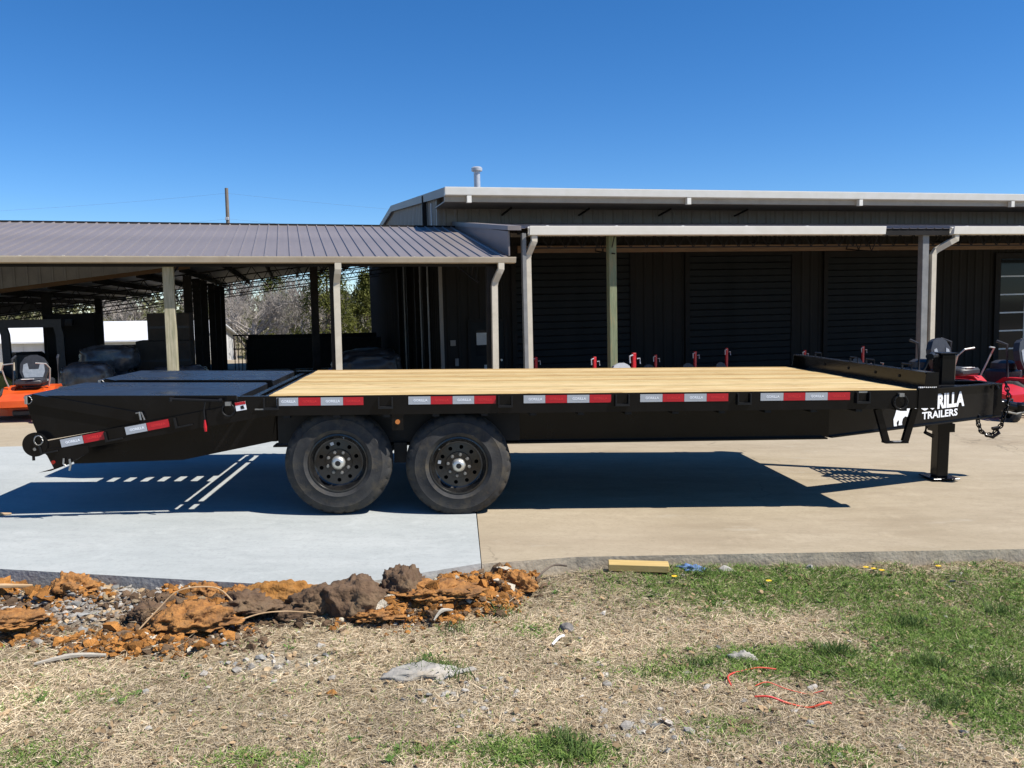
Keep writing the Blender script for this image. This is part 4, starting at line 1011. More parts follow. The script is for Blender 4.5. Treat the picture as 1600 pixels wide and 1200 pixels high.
    if lever_up:
        tp = 1.42 if seatm == 'seat_lightgrey' else random.uniform(1.48, 1.70)
        rb.cbox(0.27, 0.35, 0.50, 0.56, 0.60, tp, 0.008)
        rb.build('roll_bar', paint, E_)
        MB().cbox(-0.35, -0.27, 0.50, 0.56, 0.60, 1.05, 0.008).build('roll_bar', paint, E_)
        MB().path([(0.26, 0.49, tp - 0.04), (0.18, 0.48, tp - 0.06), (0.19, 0.48, tp - 0.2)], 0.016, 6).path([(0.36, 0.49, tp - 0.12), (0.42, 0.48, tp - 0.11), (0.43, 0.48, tp - 0.22)], 0.014, 6).build('roll_bar_latch', M['galv'], E_)
    else:
        for s_ in (-1, 1): MB().path([(s_ * 0.42, 0.55, 0.60), (s_ * 0.42, 0.58, 1.15), (s_ * 0.40, 0.75, 1.20)], 0.025, 6).build('roll_bar', M['seat_black'], E_)
    return E_
def gl(x, y): return (x, y, gz(x, y))
mower(gl(-6.72, 11.6), R(16), M['orange'], 'bright orange riding mower parked behind the trailer ramps', None, scale=0.69)
mower(gl(7.2, 13.2), R(28), M['red'], 'red riding mower with black seat just behind the trailer tongue', None, scale=0.98)
mower(gl(8.62, 13.2), R(34), M['red'], 'red riding mower cut off by the right edge of the photo', None, scale=0.98)
def bw(a, b0, z=FL):
    c, s_ = math.cos(YB), math.sin(YB)
    return (BO[0] + a * c - b0 * s_, BO[1] + a * s_ + b0 * c, z)
for (a, b0, rz, lab, sm) in ((0.95, 1.6, 10, 'red mower in shade between the awning downspout and wooden post', 'seat_grey'),
                         (1.50, -0.8, 12, 'red mower with raised roll bar just left of the wooden awning post', 'seat_grey'),
                         (2.24, -1.0, 8, 'red mower with light grey seat right of the wooden awning post', 'seat_lightgrey'),
                         (4.0, 1.6, 18, 'red mower in deep shade, first one right of the light grey seat', 'seat_grey'),
                         (5.0, 1.6, 14, 'red mower in shade before the middle roll-up door, leftmost there', 'seat_grey'),
                         (5.9, 1.6, 20, 'red mower in shade before the middle roll-up door, second there', 'seat_grey'),
                         (8.0, 1.6, 12, 'red mower in shade near the far end of the plank deck', 'seat_grey'),
                         (9.7, 1.6, 12, 'red mower in shade left of the right awning downspout', 'seat_grey')):
    mower(bw(a, b0), R(rz) + YB, M['red'], lab, 'red mowers parked under the awning', True, sm, 1.0 if sm == 'seat_lightgrey' else 0.80)

# --- goods and machines under the left sheds
def box_thing(name, label, cat, a, b0, w, d, h, z, mtl, group=None, rz=0.0, flaps=True):
    e = empty(name, bw(a, b0, z), (0, 0, YB + rz)); tag(e, label, cat, group)
    MB().cbox(-w / 2, w / 2, -d / 2, d / 2, 0, h, 0.012).build('body', mtl, e)
    if flaps:
        MB().box(-w / 2 + 0.01, w / 2 - 0.01, -d / 2 - 0.004, -d / 2 - 0.001, h * 0.45, h * 0.45 + 0.05).build('tape_band', M['seat_black'], e)
        MB().box(-w / 2 + 0.02, w / 2 - 0.02, -0.03, 0.03, h + 0.001, h + 0.004).build('seam', M['seat_black'], e)
    return e
def pallet(label, a, b0, z=FL):
    e = empty('wooden_pallet', bw(a, b0, z), (0, 0, YB)); tag(e, label, 'pallet', 'pallets under the goods in the shed')
    for i in range(6): MB().box(-0.6, 0.6, -0.5 + i * 0.18, -0.5 + i * 0.18 + 0.1, 0.12, 0.14).build('slat', M['cardboard'], e)
    for i in range(3): MB().box(-0.6 + i * 0.55, -0.5 + i * 0.55, -0.5, 0.5, 0, 0.1195).build('runner', M['cardboard'], e)
for k, (a, h) in enumerate(((-7.4, 0.0), (-8.15, 0.0))):
    pass
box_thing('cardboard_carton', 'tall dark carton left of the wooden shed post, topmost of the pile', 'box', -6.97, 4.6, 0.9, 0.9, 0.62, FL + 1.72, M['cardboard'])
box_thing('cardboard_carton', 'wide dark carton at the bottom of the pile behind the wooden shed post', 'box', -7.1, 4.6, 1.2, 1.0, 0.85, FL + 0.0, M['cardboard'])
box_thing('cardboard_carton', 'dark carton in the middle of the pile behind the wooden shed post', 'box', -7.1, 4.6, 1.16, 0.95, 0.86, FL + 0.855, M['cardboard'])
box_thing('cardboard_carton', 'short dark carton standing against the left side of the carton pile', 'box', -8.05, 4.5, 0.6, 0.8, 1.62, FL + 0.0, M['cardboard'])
box_thing('storage_cabinet', 'big flat-sided dark cabinet between the machine cab and the wrapped goods', 'cabinet', -9.33, 6.0, 1.05, 0.8, 2.35, FL, M['trim_dark'], flaps=False)
def lump(name, label, cat, loc, size, mtl, seed, amp=0.18, sub=4, sc=1.6, flat=True, group=None, rz=0.0):
    import bmesh
    bm = bmesh.new(); bmesh.ops.create_icosphere(bm, subdivisions=sub, radius=1)
    for v in bm.verts:
        p = v.co.copy()
        q = p * (1 + amp * fbm(p * sc + Vector((seed * 7.3, seed * 1.7, seed)), 5, 2.1, 0.55))
        if flat and q.z < 0: q.z *= 0.35
        v.co = Vector((q.x * size[0], q.y * size[1], q.z * size[2]))
    me = bpy.data.meshes.new(name); bm.to_mesh(me); bm.free()
    me.materials.append(mtl)
    me.polygons.foreach_set('use_smooth', [True] * len(me.polygons))
    o = link(name, me, None, loc, (0, 0, rz)); tag(o, label, cat, group); return o
def wrapped(label, a, b0, w, d, h, z, seed, n):
    """film-wrapped goods: lumpy rounded block made of stacked bulges"""
    import bmesh
    e = empty('wrapped_goods', bw(a, b0, z), (0, 0, YB)); tag(e, label, 'pallet load', 'film-wrapped pallet loads in the shed')
    for k in range(n):
        bm = bmesh.new(); bmesh.ops.create_icosphere(bm, subdivisions=4, radius=1)
        for v in bm.verts:
            p = v.co.copy()
            q = Vector([math.copysign(abs(c) ** 0.55, c) for c in p])
            q *= 1 + 0.10 * fbm(p * 2.2 + Vector((seed, k * 3.1, 0)), 5)
            v.co = Vector((q.x * w / 2, q.y * d / 2, q.z * h / n / 2 * 1.06))
        me = bpy.data.meshes.new('wrapped_layer'); bm.to_mesh(me); bm.free(); me.materials.append(M['wrap'])
        me.polygons.foreach_set('use_smooth', [True] * len(me.polygons))
        link('wrapped_layer', me, e, (random.uniform(-0.05, 0.05), 0, h / n * (k + 0.5) + 0.03))
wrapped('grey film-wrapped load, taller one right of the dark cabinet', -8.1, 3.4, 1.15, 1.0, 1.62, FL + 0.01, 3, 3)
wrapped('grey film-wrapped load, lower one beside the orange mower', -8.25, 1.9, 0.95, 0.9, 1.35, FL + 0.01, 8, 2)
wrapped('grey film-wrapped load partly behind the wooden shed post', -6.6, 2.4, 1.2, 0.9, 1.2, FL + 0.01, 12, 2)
# machine with cab and yellow boom at the far left
E_ = empty('loader_machine', bw(-10.25, 4.6), (0, 0, YB)); tag(E_, 'dark cab machine with yellow boom at the left edge under the shed', 'loader')
b = MB()
for x in (-1.25, -0.15, 0.95):
    b.rpath([(x, 0, 0.75), (x - 0.02, 0, 1.9), (x - 0.08, 0, 2.15)], 0.16, 0.12, upv=(0, 1, 0))
b.rpath([(-1.35, 0, 2.15), (1.0, 0, 2.15)], 0.3, 0.18); b.rpath([(-1.3, 0.9, 2.15), (1.0, 0.9, 2.15)], 0.2, 0.15)
b.build('cab_frame', M['seat_black'], E_)
MB().cbox(-1.4, 1.1, -0.3, 1.2, 0.35, 0.85, 0.05).build('engine_housing', M['yellow'], E_)
MB().rpath([(-1.0, -0.45, 1.35), (-0.5, -0.5, 1.15), (0.6, -0.6, 0.35)], 0.14, 0.28).build('boom', M['yellow'], E_)
for x in (-1.0, 0.8):
    MB().lathe([(-0.15, 0.15), (-0.16, 0.4), (-0.1, 0.46), (0.1, 0.46), (0.16, 0.4), (0.15, 0.15), (0, 0)], (x, -0.35, 0.46), (0, 1, 0), 24).build('wheel', M['rubber'], E_, True)
MB().path([(-0.6, 0.1, 0.9), (-0.62, 0.1, 1.35)], 0.02, 6).path([(-0.95, 0.1, 1.02), (-0.2, 0.1, 1.02)], 0.02, 6).path([(-0.35, 0.1, 0.9), (-0.28, 0.1, 1.2)], 0.02, 6).build('control_stick', M['seat_black'], E_)
MB().cbox(-0.1, 0.45, 0.2, 0.65, 0.85, 1.5, 0.06).build('operator_seat', M['seat_black'], E_)
# low black stake-side flatbed parked across the back
E_ = empty('parked_flatbed', bw(-3.35, 18.6), (0, 0, YB)); tag(E_, 'long black steel-sided hauling bed parked across the back of the shed', 'trailer')
MB().box(-2.6, 2.6, -0.9, -0.86, 0.05, 1.22).build('side_panel', M['black_matte'], E_)
MB().box(-2.6, 2.6, 0.86, 0.9, 0.55, 1.35).build('side_panel', M['black_matte'], E_)
MB().box(-2.6, 2.6, -0.859, 0.859, 0.5, 0.58).build('bed', M['black_matte'], E_)
for x in (-2.6, -1.3, 0, 1.3, 2.56): MB().box(x, x + 0.05, -0.93, -0.901, 0.05, 1.24).build('stake', M['black_matte'], E_)
for x in (-0.9, 0.1): MB().lathe([(-0.1, 0.2), (-0.1, 0.34), (0.1, 0.34), (0.1, 0.2), (0, 0)], (x, -0.75, 0.35), (0, 1, 0), 22).build('wheel', M['rubber'], E_, True)
E_ = empty('steel_rack', bw(-5.9, 16.5), (0, 0, YB)); tag(E_, 'small black slatted rack near the dark posts in the shed', 'rack')
MB().box(-0.45, 0.45, -0.02, 0.02, 1.4, 1.46).box(-0.45, 0.45, -0.02, 0.02, 0.9, 0.95).build('rail', M['black_matte'], E_)
for i in range(7): MB().box(-0.42 + i * 0.13, -0.39 + i * 0.13, -0.015, 0.015, 0.0, 1.399).build('slat', M['black_matte'], E_)
# tarp-covered utility vehicle
E_ = empty('covered_vehicle', bw(-2.45, 5.2), (0, 0, YB)); tag(E_, 'utility vehicle under a crumpled black tarp behind the shed downspout', 'vehicle')
import bmesh
bm = bmesh.new(); bmesh.ops.create_icosphere(bm, subdivisions=5, radius=1)
for v in bm.verts:
    p = v.co.copy(); q = Vector([math.copysign(abs(c) ** 0.5, c) for c in p]); q *= 1 + 0.07 * fbm(p * 3, 5)
    top = 1.0 - 0.22 * max(0, -q.x) ** 2
    v.co = Vector((q.x * 0.85, q.y * 0.7, 0.75 + q.z * 0.62 * top))
me = bpy.data.meshes.new('tarp_cover'); bm.to_mesh(me); bm.free(); me.materials.append(M['tarp']); me.polygons.foreach_set('use_smooth', [True] * len(me.polygons))
link('tarp_cover', me, E_)
for x in (-0.55, 0.55):
    MB().lathe([(-0.1, 0.12), (-0.11, 0.25), (0.11, 0.25), (0.1, 0.12), (0, 0)], (x, -0.6, 0.26), (0, 1, 0), 22).build('wheel', M['rubber'], E_, True)
MB().cbox(-0.75, -0.62, -0.78, -0.68, 0.75, 1.15, 0.02, Matrix.Rotation(R(-14), 4, 'Y')).build('mirror_panel', M['blue'], E_)

# ------------------------------------------------------------------ far background
def farbuilding(name, label, x, y, w, d, h, z, rz, wallm, roofm, rise):
    e = empty(name, (x, y, z), (0, 0, rz)); tag(e, label, 'building')
    MB().prism([(-d / 2, 0), (-d / 2, h), (0, h + rise), (d / 2, h), (d / 2, 0)], (-w / 2, 0, 0), (0, 1, 0), (0, 0, 1), (1, 0, 0), w).build('wall', wallm, e)
    r_ = MB()
    for s_ in (-1, 1):
        r_.prism([(s_ * (d / 2 + 0.3), h - 0.3 * rise / (d / 2)), (0, h + rise), (0, h + rise + 0.08), (s_ * (d / 2 + 0.3), h - 0.3 * rise / (d / 2) + 0.08)], (-w / 2 - 0.25, 0, 0.02), (0, 1, 0), (0, 0, 1), (1, 0, 0), w + 0.5)
    r_.build('roof', roofm, e)
    for i in range(int(w / 3)):
        MB().box(-w / 2 + 1 + i * 3, -w / 2 + 1.9 + i * 3, -d / 2 - 0.03, -d / 2 - 0.005, 0.35 * h, 0.75 * h).build('window', M['glass'], e)
    for i in range(int(w / 1.0)):
        MB().box(-w / 2 + i * 1.0, -w / 2 + 0.04 + i * 1.0, -d / 2 - 0.02, -d / 2 - 0.001, 0.0, h - 0.02).build('wall_rib', wallm, e)
    return e
farbuilding('white_building', 'low white metal building seen through the shed behind the cartons', -25.6, 48.0, 17, 8, 2.0, -2.0, R(6), M['white'], M['white_roof'], 0.9)
farbuilding('white_building', 'white building glimpsed through the machine cab at the far left', -33, 41, 10, 7, 3.2, -1.8, R(8), M['white'], M['white_roof'], 1.2)

def bare_tree(label, x, y, h, seed, lean=0.0):
    rnd = random.Random(seed)
    z0 = gz(x, y) - 0.4
    e = empty('bare_tree', (x, y, z0)); tag(e, label, 'tree', 'bare trees behind the sheds')
    tr_ = MB(); cr = MB()
    def grow(p, dr, L, r, lev):
        k = 4 if lev < 2 else 3
        pts = [p]; rs = [r]; q = p.copy(); dd = dr.copy()
        for i in range(k):
            dd = (dd + Vector((rnd.gauss(0, 0.16), rnd.gauss(0, 0.16), rnd.gauss(0.03, 0.08)))).normalized()
            q = q + dd * L / k; pts.append(q.copy()); rs.append(r * (1 - 0.45 * (i + 1) / k))
        (tr_ if lev == 0 else cr).path(pts, rs, 7 if lev == 0 else (5 if lev < 3 else 3), False)
        if lev >= 5: return
        nb = [6, 5, 5, 4, 3][lev]
        for i in range(nb):
            t = rnd.uniform(0.3, 1.0); j = min(k - 1, int(t * k)); f_ = t * k - j
            bp_ = pts[j].lerp(pts[j + 1], min(1, f_))
            an = rnd.uniform(0, 6.28); sp = rnd.uniform(0.5, 1.05)
            ref = dd.cross(Vector((math.cos(an), math.sin(an), 0.2))).normalized()
            nd = (dd * math.cos(sp) + ref * math.sin(sp) + Vector((0, 0, 0.12))).normalized()
            grow(bp_, nd, L * rnd.uniform(0.5, 0.72), max(0.008, r * rnd.uniform(0.38, 0.55)), lev + 1)
    grow(Vector((0, 0, 0)), Vector((lean, 0, 1)).normalized(), h * 0.5, h * 0.026, 0)
    tr_.build('trunk', M['bark'], e, True); cr.build('crown', M['bark'], e, False)
def leaf_cloud(name, pts, size, cols, parent, nrm_jit=1.0):
    n = len(pts); pts = np.asarray(pts)
    a = rng.normal(size=(n, 3)); a /= np.linalg.norm(a, axis=1)[:, None]
    b = rng.normal(size=(n, 3)); b -= a * (a * b).sum(1)[:, None]; b /= np.linalg.norm(b, axis=1)[:, None]
    s_ = (size * rng.uniform(0.6, 1.4, n))[:, None]
    V = np.empty((n, 3, 3)); V[:, 0] = pts - a * s_ * 0.6; V[:, 1] = pts + b * s_ * 0.5; V[:, 2] = pts + a * s_
    return tri_object(name, V.reshape(-1, 3), np.arange(n * 3).reshape(-1, 3), np.repeat(cols, 3, axis=0), M['foliage'], parent)
def tri_object(name, V, F, C, mtl, parent=None):
    me = bpy.data.meshes.new(name)
    nv, nf, kk = len(V), len(F), F.shape[1]
    me.vertices.add(nv); me.vertices.foreach_set('co', np.ascontiguousarray(V, dtype=np.float32).ravel())
    me.loops.add(nf * kk); me.loops.foreach_set('vertex_index', np.ascontiguousarray(F, dtype=np.int32).ravel())
    me.polygons.add(nf); me.polygons.foreach_set('loop_start', np.arange(0, nf * kk, kk, dtype=np.int32)); me.polygons.foreach_set('loop_total', np.full(nf, kk, dtype=np.int32))
    me.update(calc_edges=True)
    ca = me.color_attributes.new('Col', 'FLOAT_COLOR', 'POINT')
    c4 = np.ones((nv, 4), dtype=np.float32); c4[:, :3] = C
    ca.data.foreach_set('color', c4.ravel())
    me.materials.append(mtl)
    return link(name, me, parent)
def green_tree(name, label, x, y, h, rw, nleaf, base, tip, seed, group, size=0.10):
    r2 = np.random.default_rng(seed)
    z0 = gz(x, y) - 0.4
    e = empty(name, (x, y, z0)); tag(e, label, 'tree', group)
    tr_ = MB().path([(0, 0, 0), (0.05, 0, h * 0.4), (0, 0.04, h * 0.9)], [h * 0.022, h * 0.015, 0.01], 7)
    for i in range(14):
        t = 0.15 + 0.05 * i; an = i * 2.4
        tr_.path([(0, 0, h * t), (math.cos(an) * rw * (1 - t) * 0.9, math.sin(an) * rw * (1 - t) * 0.9, h * (t + 0.08))], [0.03, 0.008], 4, False)
    tr_.build('trunk', M['bark_dark'], e)
    ncl = 130
    zc = r2.uniform(0.06, 1, ncl) ** 0.9; prof = rw * np.clip(1.15 * (1 - zc) ** 0.62, 0.06, 1) * (0.75 + 0.5 * r2.random(ncl))
    an = r2.uniform(0, 6.28, ncl); rr = prof * r2.uniform(0.4, 1, ncl) ** 0.6
    cc = np.stack([rr * np.cos(an), rr * np.sin(an), zc * h], 1)
    k = r2.integers(0, ncl, nleaf)
    pts = cc[k] + r2.normal(size=(nleaf, 3)) * np.array([0.14, 0.14, 0.17]) * h / 5
    f_ = (r2.random(ncl)[k] * 0.6 + r2.random(nleaf) * 0.4)[:, None]
    cols = np.array(base) * (1 - f_) + np.array(tip) * f_
    leaf_cloud('crown', pts, size, cols, e)
for i, (px, y, h) in enumerate(((-15.6, 52, 6.6), (-13.2, 54, 7.2), (-11.6, 50, 6.4), (-18.2, 57, 6.8), (-10.6, 56, 6.6), (-22.5, 60, 7.4), (-26, 58, 7.2), (-20.5, 62, 7.6))):
    bare_tree(['bare grey tree left in the gap between dark posts and shed downspout', 'tallest bare grey tree in the gap left of the shed downspout', 'bare grey tree close to the left of the shed downspout', 'bare grey tree right of the dark post row', 'bare tree beside the evergreen at the shed downspout', 'bare tree above the white building roof', 'bare tree at the far left beyond the white building', 'bare tree behind the carton pile'][i], px, y, h, 40 + i)
for i, (px, y, h, rw) in enumerate(((-10.4, 47.5, 7.2, 1.7), (-8.6, 50, 5.6, 1.5), (-12.0, 60, 5.0, 1.6), (-19.0, 68, 7.0, 2.4), (-24.5, 70, 7.5, 2.6), (-15.2, 64, 4.6, 2.0))):
    green_tree('evergreen_tree', ['tall olive green cedar just right of the shed downspout', 'small cedar at the right end of the gap by the workshop wall', 'green cedar behind the bare trees in the gap', 'evergreen behind the carton pile', 'evergreen above the white building roof', 'low evergreen behind the row of dark posts'][i], px, y, h, rw, 9000, (0.045, 0.055, 0.012), (0.16, 0.165, 0.035), 90 + i, 'evergreens behind the sheds', 0.12)
# distant wood along the horizon
pts = []
for i in range(26000):
    x = random.uniform(-120, 140); y = 95 + random.uniform(0, 30)
    hh = 5.2 + 2.2 * fbm((x * 0.06, y * 0.02, 0), 3)
    pts.append((x, y, -2.3 + random.random() ** 0.8 * hh))
cols = np.array([[0.09, 0.085, 0.05]]) * (0.5 + rng.random((len(pts), 1))) + rng.random((len(pts), 1)) * np.array([[0.03, 0.04, 0.0]])
o = leaf_cloud('distant_wood', pts, 0.75, cols, None); tag(o, 'hazy line of mixed woods far behind the sheds', 'trees', kind='stuff')
# utility poles and wires
def upole(x, y, top, label, arm):
    e = empty('utility_pole', (x, y, gz(x, y) - 0.4)); tag(e, label, 'pole', 'utility poles')
    H_ = top - gz(x, y) + 0.4
    MB().tube((0, 0, 0), (0, 0, H_), 0.16, 12, 0.115).build('shaft', M['pole'], e, True)
    MB().cbox(-0.12, 0.12, -0.2, -0.08, H_ - 2.2, H_ - 2.0, 0.02).build('insulator', M['galv'], e)
    return Vector((x, y, top))
pa = upole(-19.6, 59, 9.95, 'weathered utility pole rising above the ribbed shed roof', False)
for k, (dz, x1, z1, y1) in enumerate(((-0.35, -75, 8.2, 50), (-0.35, 40, 8.6, 75), (-2.1, -75, 6.3, 50), (-2.1, 40, 7.0, 75), (-5.0, -75, 3.4, 50), (-5.0, 40, 4.6, 75), (-5.6, 40, 4.0, 75), (-5.6, -75, 3.0, 50))):
    p0 = pa + Vector((0, 0, dz)); p1 = Vector((x1, y1, z1)); pp = []
    for i in range(21):
        t = i / 20; p = p0.lerp(p1, t); p.z -= 1.2 * 4 * t * (1 - t); pp.append(p)
    o = MB().path(pp, 0.005 if dz > -3 else 0.014, 4, False).build('power_line', M['wire'])
    tag(o, ['topmost overhead wire running left from the utility pole', 'topmost overhead wire running right from the utility pole', 'second overhead wire running left from the utility pole', 'second overhead wire running right from the utility pole', 'upper of the two low cables left of the utility pole', 'upper of the two low cables right of the utility pole', 'lower of the two low cables right of the utility pole', 'lower of the two low cables left of the utility pole'][k], 'wire', 'overhead wires')

# ------------------------------------------------------------------ foreground verge
def blobs(l, x, y):
    s_ = 0.0
    for cx, cy, rx, ry, w_ in l:
        q = ((x - cx) / rx) ** 2 + ((y - cy) / ry) ** 2
        s_ = np.maximum(s_, w_ * np.exp(-q * 0.9))
    return s_
GREEN = [(1.78, 5.07, 1.22, 0.36, 1.0), (2.36, 4.41, 0.53, 0.51, 1.0), (1.95, 3.82, 0.46, 0.31, 0.9), (1.37, 3.98, 0.48, 0.21, 0.9), (2.08, 3.56, 0.26, 0.37, 0.8), (0.13, 3.13, 0.35, 0.14, 0.8), (0.75, 3.86, 0.37, 0.13, 0.6), (-1.00, 3.06, 0.29, 0.11, 0.5), (-1.84, 3.07, 0.22, 0.14, 0.5), (0.91, 3.32, 0.32, 0.13, 0.4), (-1.77, 3.55, 0.22, 0.12, 0.35), (-0.42, 3.14, 0.23, 0.10, 0.5), (1.23, 3.12, 0.38, 0.14, 0.4), (0.82, 5.36, 0.30, 0.13, 0.8), (-0.33, 3.91, 0.12, 0.07, 0.4), (0.09, 4.36, 0.21, 0.13, 0.3), (3.3, 4.6, 0.8, 0.9, 0.9)]
BARE = [(-1.17, 3.93, 0.28, 0.18, 1.0), (-0.31, 3.64, 0.23, 0.19, 0.8), (0.55, 3.36, 0.24, 0.22, 0.7), (-0.07, 3.41, 0.16, 0.11, 0.5)]
DIRT = [(-2.54, 4.57, 0.61, 0.45, 1.0), (-1.81, 4.54, 0.64, 0.45, 1.0), (-1.20, 4.71, 0.55, 0.36, 1.0), (-0.61, 4.77, 0.46, 0.36, 1.0), (-0.25, 4.95, 0.36, 0.36, 0.9), (-1.75, 4.08, 0.50, 0.15, 0.75), (-3.6, 4.7, 0.8, 0.5, 1.0)]
ORANGE = [(-0.56, 4.63, 0.44, 0.24, 1.0), (-0.24, 4.79, 0.26, 0.30, 1.0), (-1.48, 5.0, 0.27, 0.24, 0.8), (-1.72, 4.31, 0.24, 0.22, 1.0), (-2.55, 4.67, 0.16, 0.2, 1.0), (-2.63, 4.25, 0.20, 0.15, 1.0), (-1.96, 4.07, 0.36, 0.12, 0.9), (-1.91, 4.8, 0.15, 0.14, 0.9), (-0.02, 5.1, 0.14, 0.2, 0.8), (-3.04, 4.78, 0.11, 0.15, 1.0)]
GRAVEL = [(-2.37, 4.80, 0.41, 0.2, 1.0), (-2.39, 4.43, 0.35, 0.17, 0.9), (-2.22, 4.9, 0.23, 0.16, 1.0), (-2.82, 4.8, 0.22, 0.2, 0.8)]
def nsum(x, y, sc, sd_, o=4):
    return np.array([fbm((a * sc + sd_, b * sc, sd_ * 0.37), o) for a, b in zip(np.ravel(x), np.ravel(y))]).reshape(np.shape(x))
gx = np.unique(np.concatenate([np.linspace(-16, -3.8, 26), np.arange(-3.8, 3.9, 0.035), np.linspace(3.9, 16, 26)]))
gy = np.unique(np.concatenate([np.linspace(-10, 2.4, 30), np.arange(2.4, 5.75, 0.035), np.linspace(5.75, 7.2, 5)]))
X, Y = np.meshgrid(gx, gy)
n1 = nsum(X, Y, 1.3, 1.0, 3); n2 = nsum(X, Y, 6.0, 5.0, 3); n3 = nsum(X, Y, 16.0, 9.0, 2)
dirt = np.clip(blobs(DIRT, X, Y) * 1.5 - 0.35 + 0.35 * n2, 0, 1)
org = np.clip(blobs(ORANGE, X, Y) * 1.5 - 0.3 + 0.4 * n2, 0, 1) * np.clip(dirt * 3, 0, 1)
grv = np.clip(blobs(GRAVEL, X, Y) * 1.3 - 0.2 + 0.3 * n2, 0, 1)
bare = np.clip(blobs(BARE, X, Y) * 1.2 - 0.15 + 0.3 * n2, 0, 1)
grn = np.clip(blobs(GREEN, X, Y) * 1.55 - 0.22 + 0.30 * n1 + 0.35 * n2, 0, 1)
gzv = np.array([[gz(x, 4.0) for x in gx]]).repeat(len(gy), 0)
slab_y0 = np.where(X < -1.06, 4.647 - 0.138 * (X + 1.06), np.where(X < -0.2, 4.647 + 0.585 * (X + 1.06), 5.14 + 0.115 * (X + 0.2)))
# height: verge a step below the slab, spoil heaped against the new pour
Z = gzv - 0.125 + 0.018 * n1 + 0.008 * n2 + dirt * (0.045 + 0.03 * n2 + 0.014 * n3) + 0.05 * np.clip(blobs(DIRT[:5], X, Y) - 0.5, 0, 1)
Z += org * (0.035 + 0.05 * np.abs(n2) + 0.02 * n3)
Z += (0.085 + 0.02 * n2) * np.exp(-((X - 0.75) / 0.75) ** 2) * np.clip((Y - 4.75) / 0.45, 0, 1) + (0.05 + 0.025 * n2) * np.clip((X - 0.9) / 1.0, 0, 1) * np.clip((Y - slab_y0 + 0.5) / 0.45, 0, 1)
slab_y = np.where(X < -1.06, 4.647 - 0.138 * (X + 1.06), np.where(X < -0.2, 4.647 + 0.585 * (X + 1.06), 5.14 + 0.115 * (X + 0.2)))
Z = np.where(Y > slab_y + 0.02, np.minimum(Z, gzv - 0.30), Z)
cs = np.array([0.27, 0.215, 0.13]); cb = np.array([0.11, 0.07, 0.042]); co_ = np.array([0.28, 0.12, 0.03]); cg = np.array([0.22, 0.205, 0.18]); cgr = np.array([0.10, 0.115, 0.04]); cba = np.array([0.34, 0.30, 0.23])
C = np.broadcast_to(cs, X.shape + (3,)).copy() * (1 + 0.35 * n2)[..., None]
for mk, cc in ((grn * 0.8, cgr), (bare * 0.75, cba), (dirt, cb), (org, co_), (grv * 0.7 * np.clip(dirt * 2, 0, 1), cg)):
    C = C * (1 - mk[..., None]) + cc * mk[..., None]
C = np.clip(C * (1 + 0.25 * n3)[..., None], 0.01, 0.8)
nx = len(gx); ny = len(gy)
idx = np.arange(nx * ny).reshape(ny, nx)
Fq = np.stack([idx[:-1, :-1], idx[:-1, 1:], idx[1:, 1:], idx[1:, :-1]], -1).reshape(-1, 4)
terr = tri_object('verge_ground', np.stack([X, Y, Z], -1).reshape(-1, 3), Fq, C.reshape(-1, 3), M['soil'])
terr.data.polygons.foreach_set('use_smooth', [True] * len(terr.data.polygons))
tag(terr, kind='structure')
def samp(G, x, y):
    i = np.clip(np.searchsorted(gx, x) - 1, 0, nx - 2); j = np.clip(np.searchsorted(gy, y) - 1, 0, ny - 2)
    fx = (x - gx[i]) / (gx[i + 1] - gx[i]); fy = (y - gy[j]) / (gy[j + 1] - gy[j])
    return (G[j, i] * (1 - fx) + G[j, i + 1] * fx) * (1 - fy) + (G[j + 1, i] * (1 - fx) + G[j + 1, i + 1] * fx) * fy
def slab_edge(x):
    return np.where(x < -1.06, 4.647 - 0.138 * (x + 1.06), np.where(x < -0.2, 4.647 + 0.585 * (x + 1.06), 5.14 + 0.115 * (x + 0.2)))
def scatter(n, y0=2.45, y1=5.6):
    y = y0 + (y1 - y0) * rng.random(n)
    half = 0.8 + y * 0.72
    x = (rng.random(n) * 2 - 1) * half
    k = y < slab_edge(x) - 0.01
    return x[k], y[k]
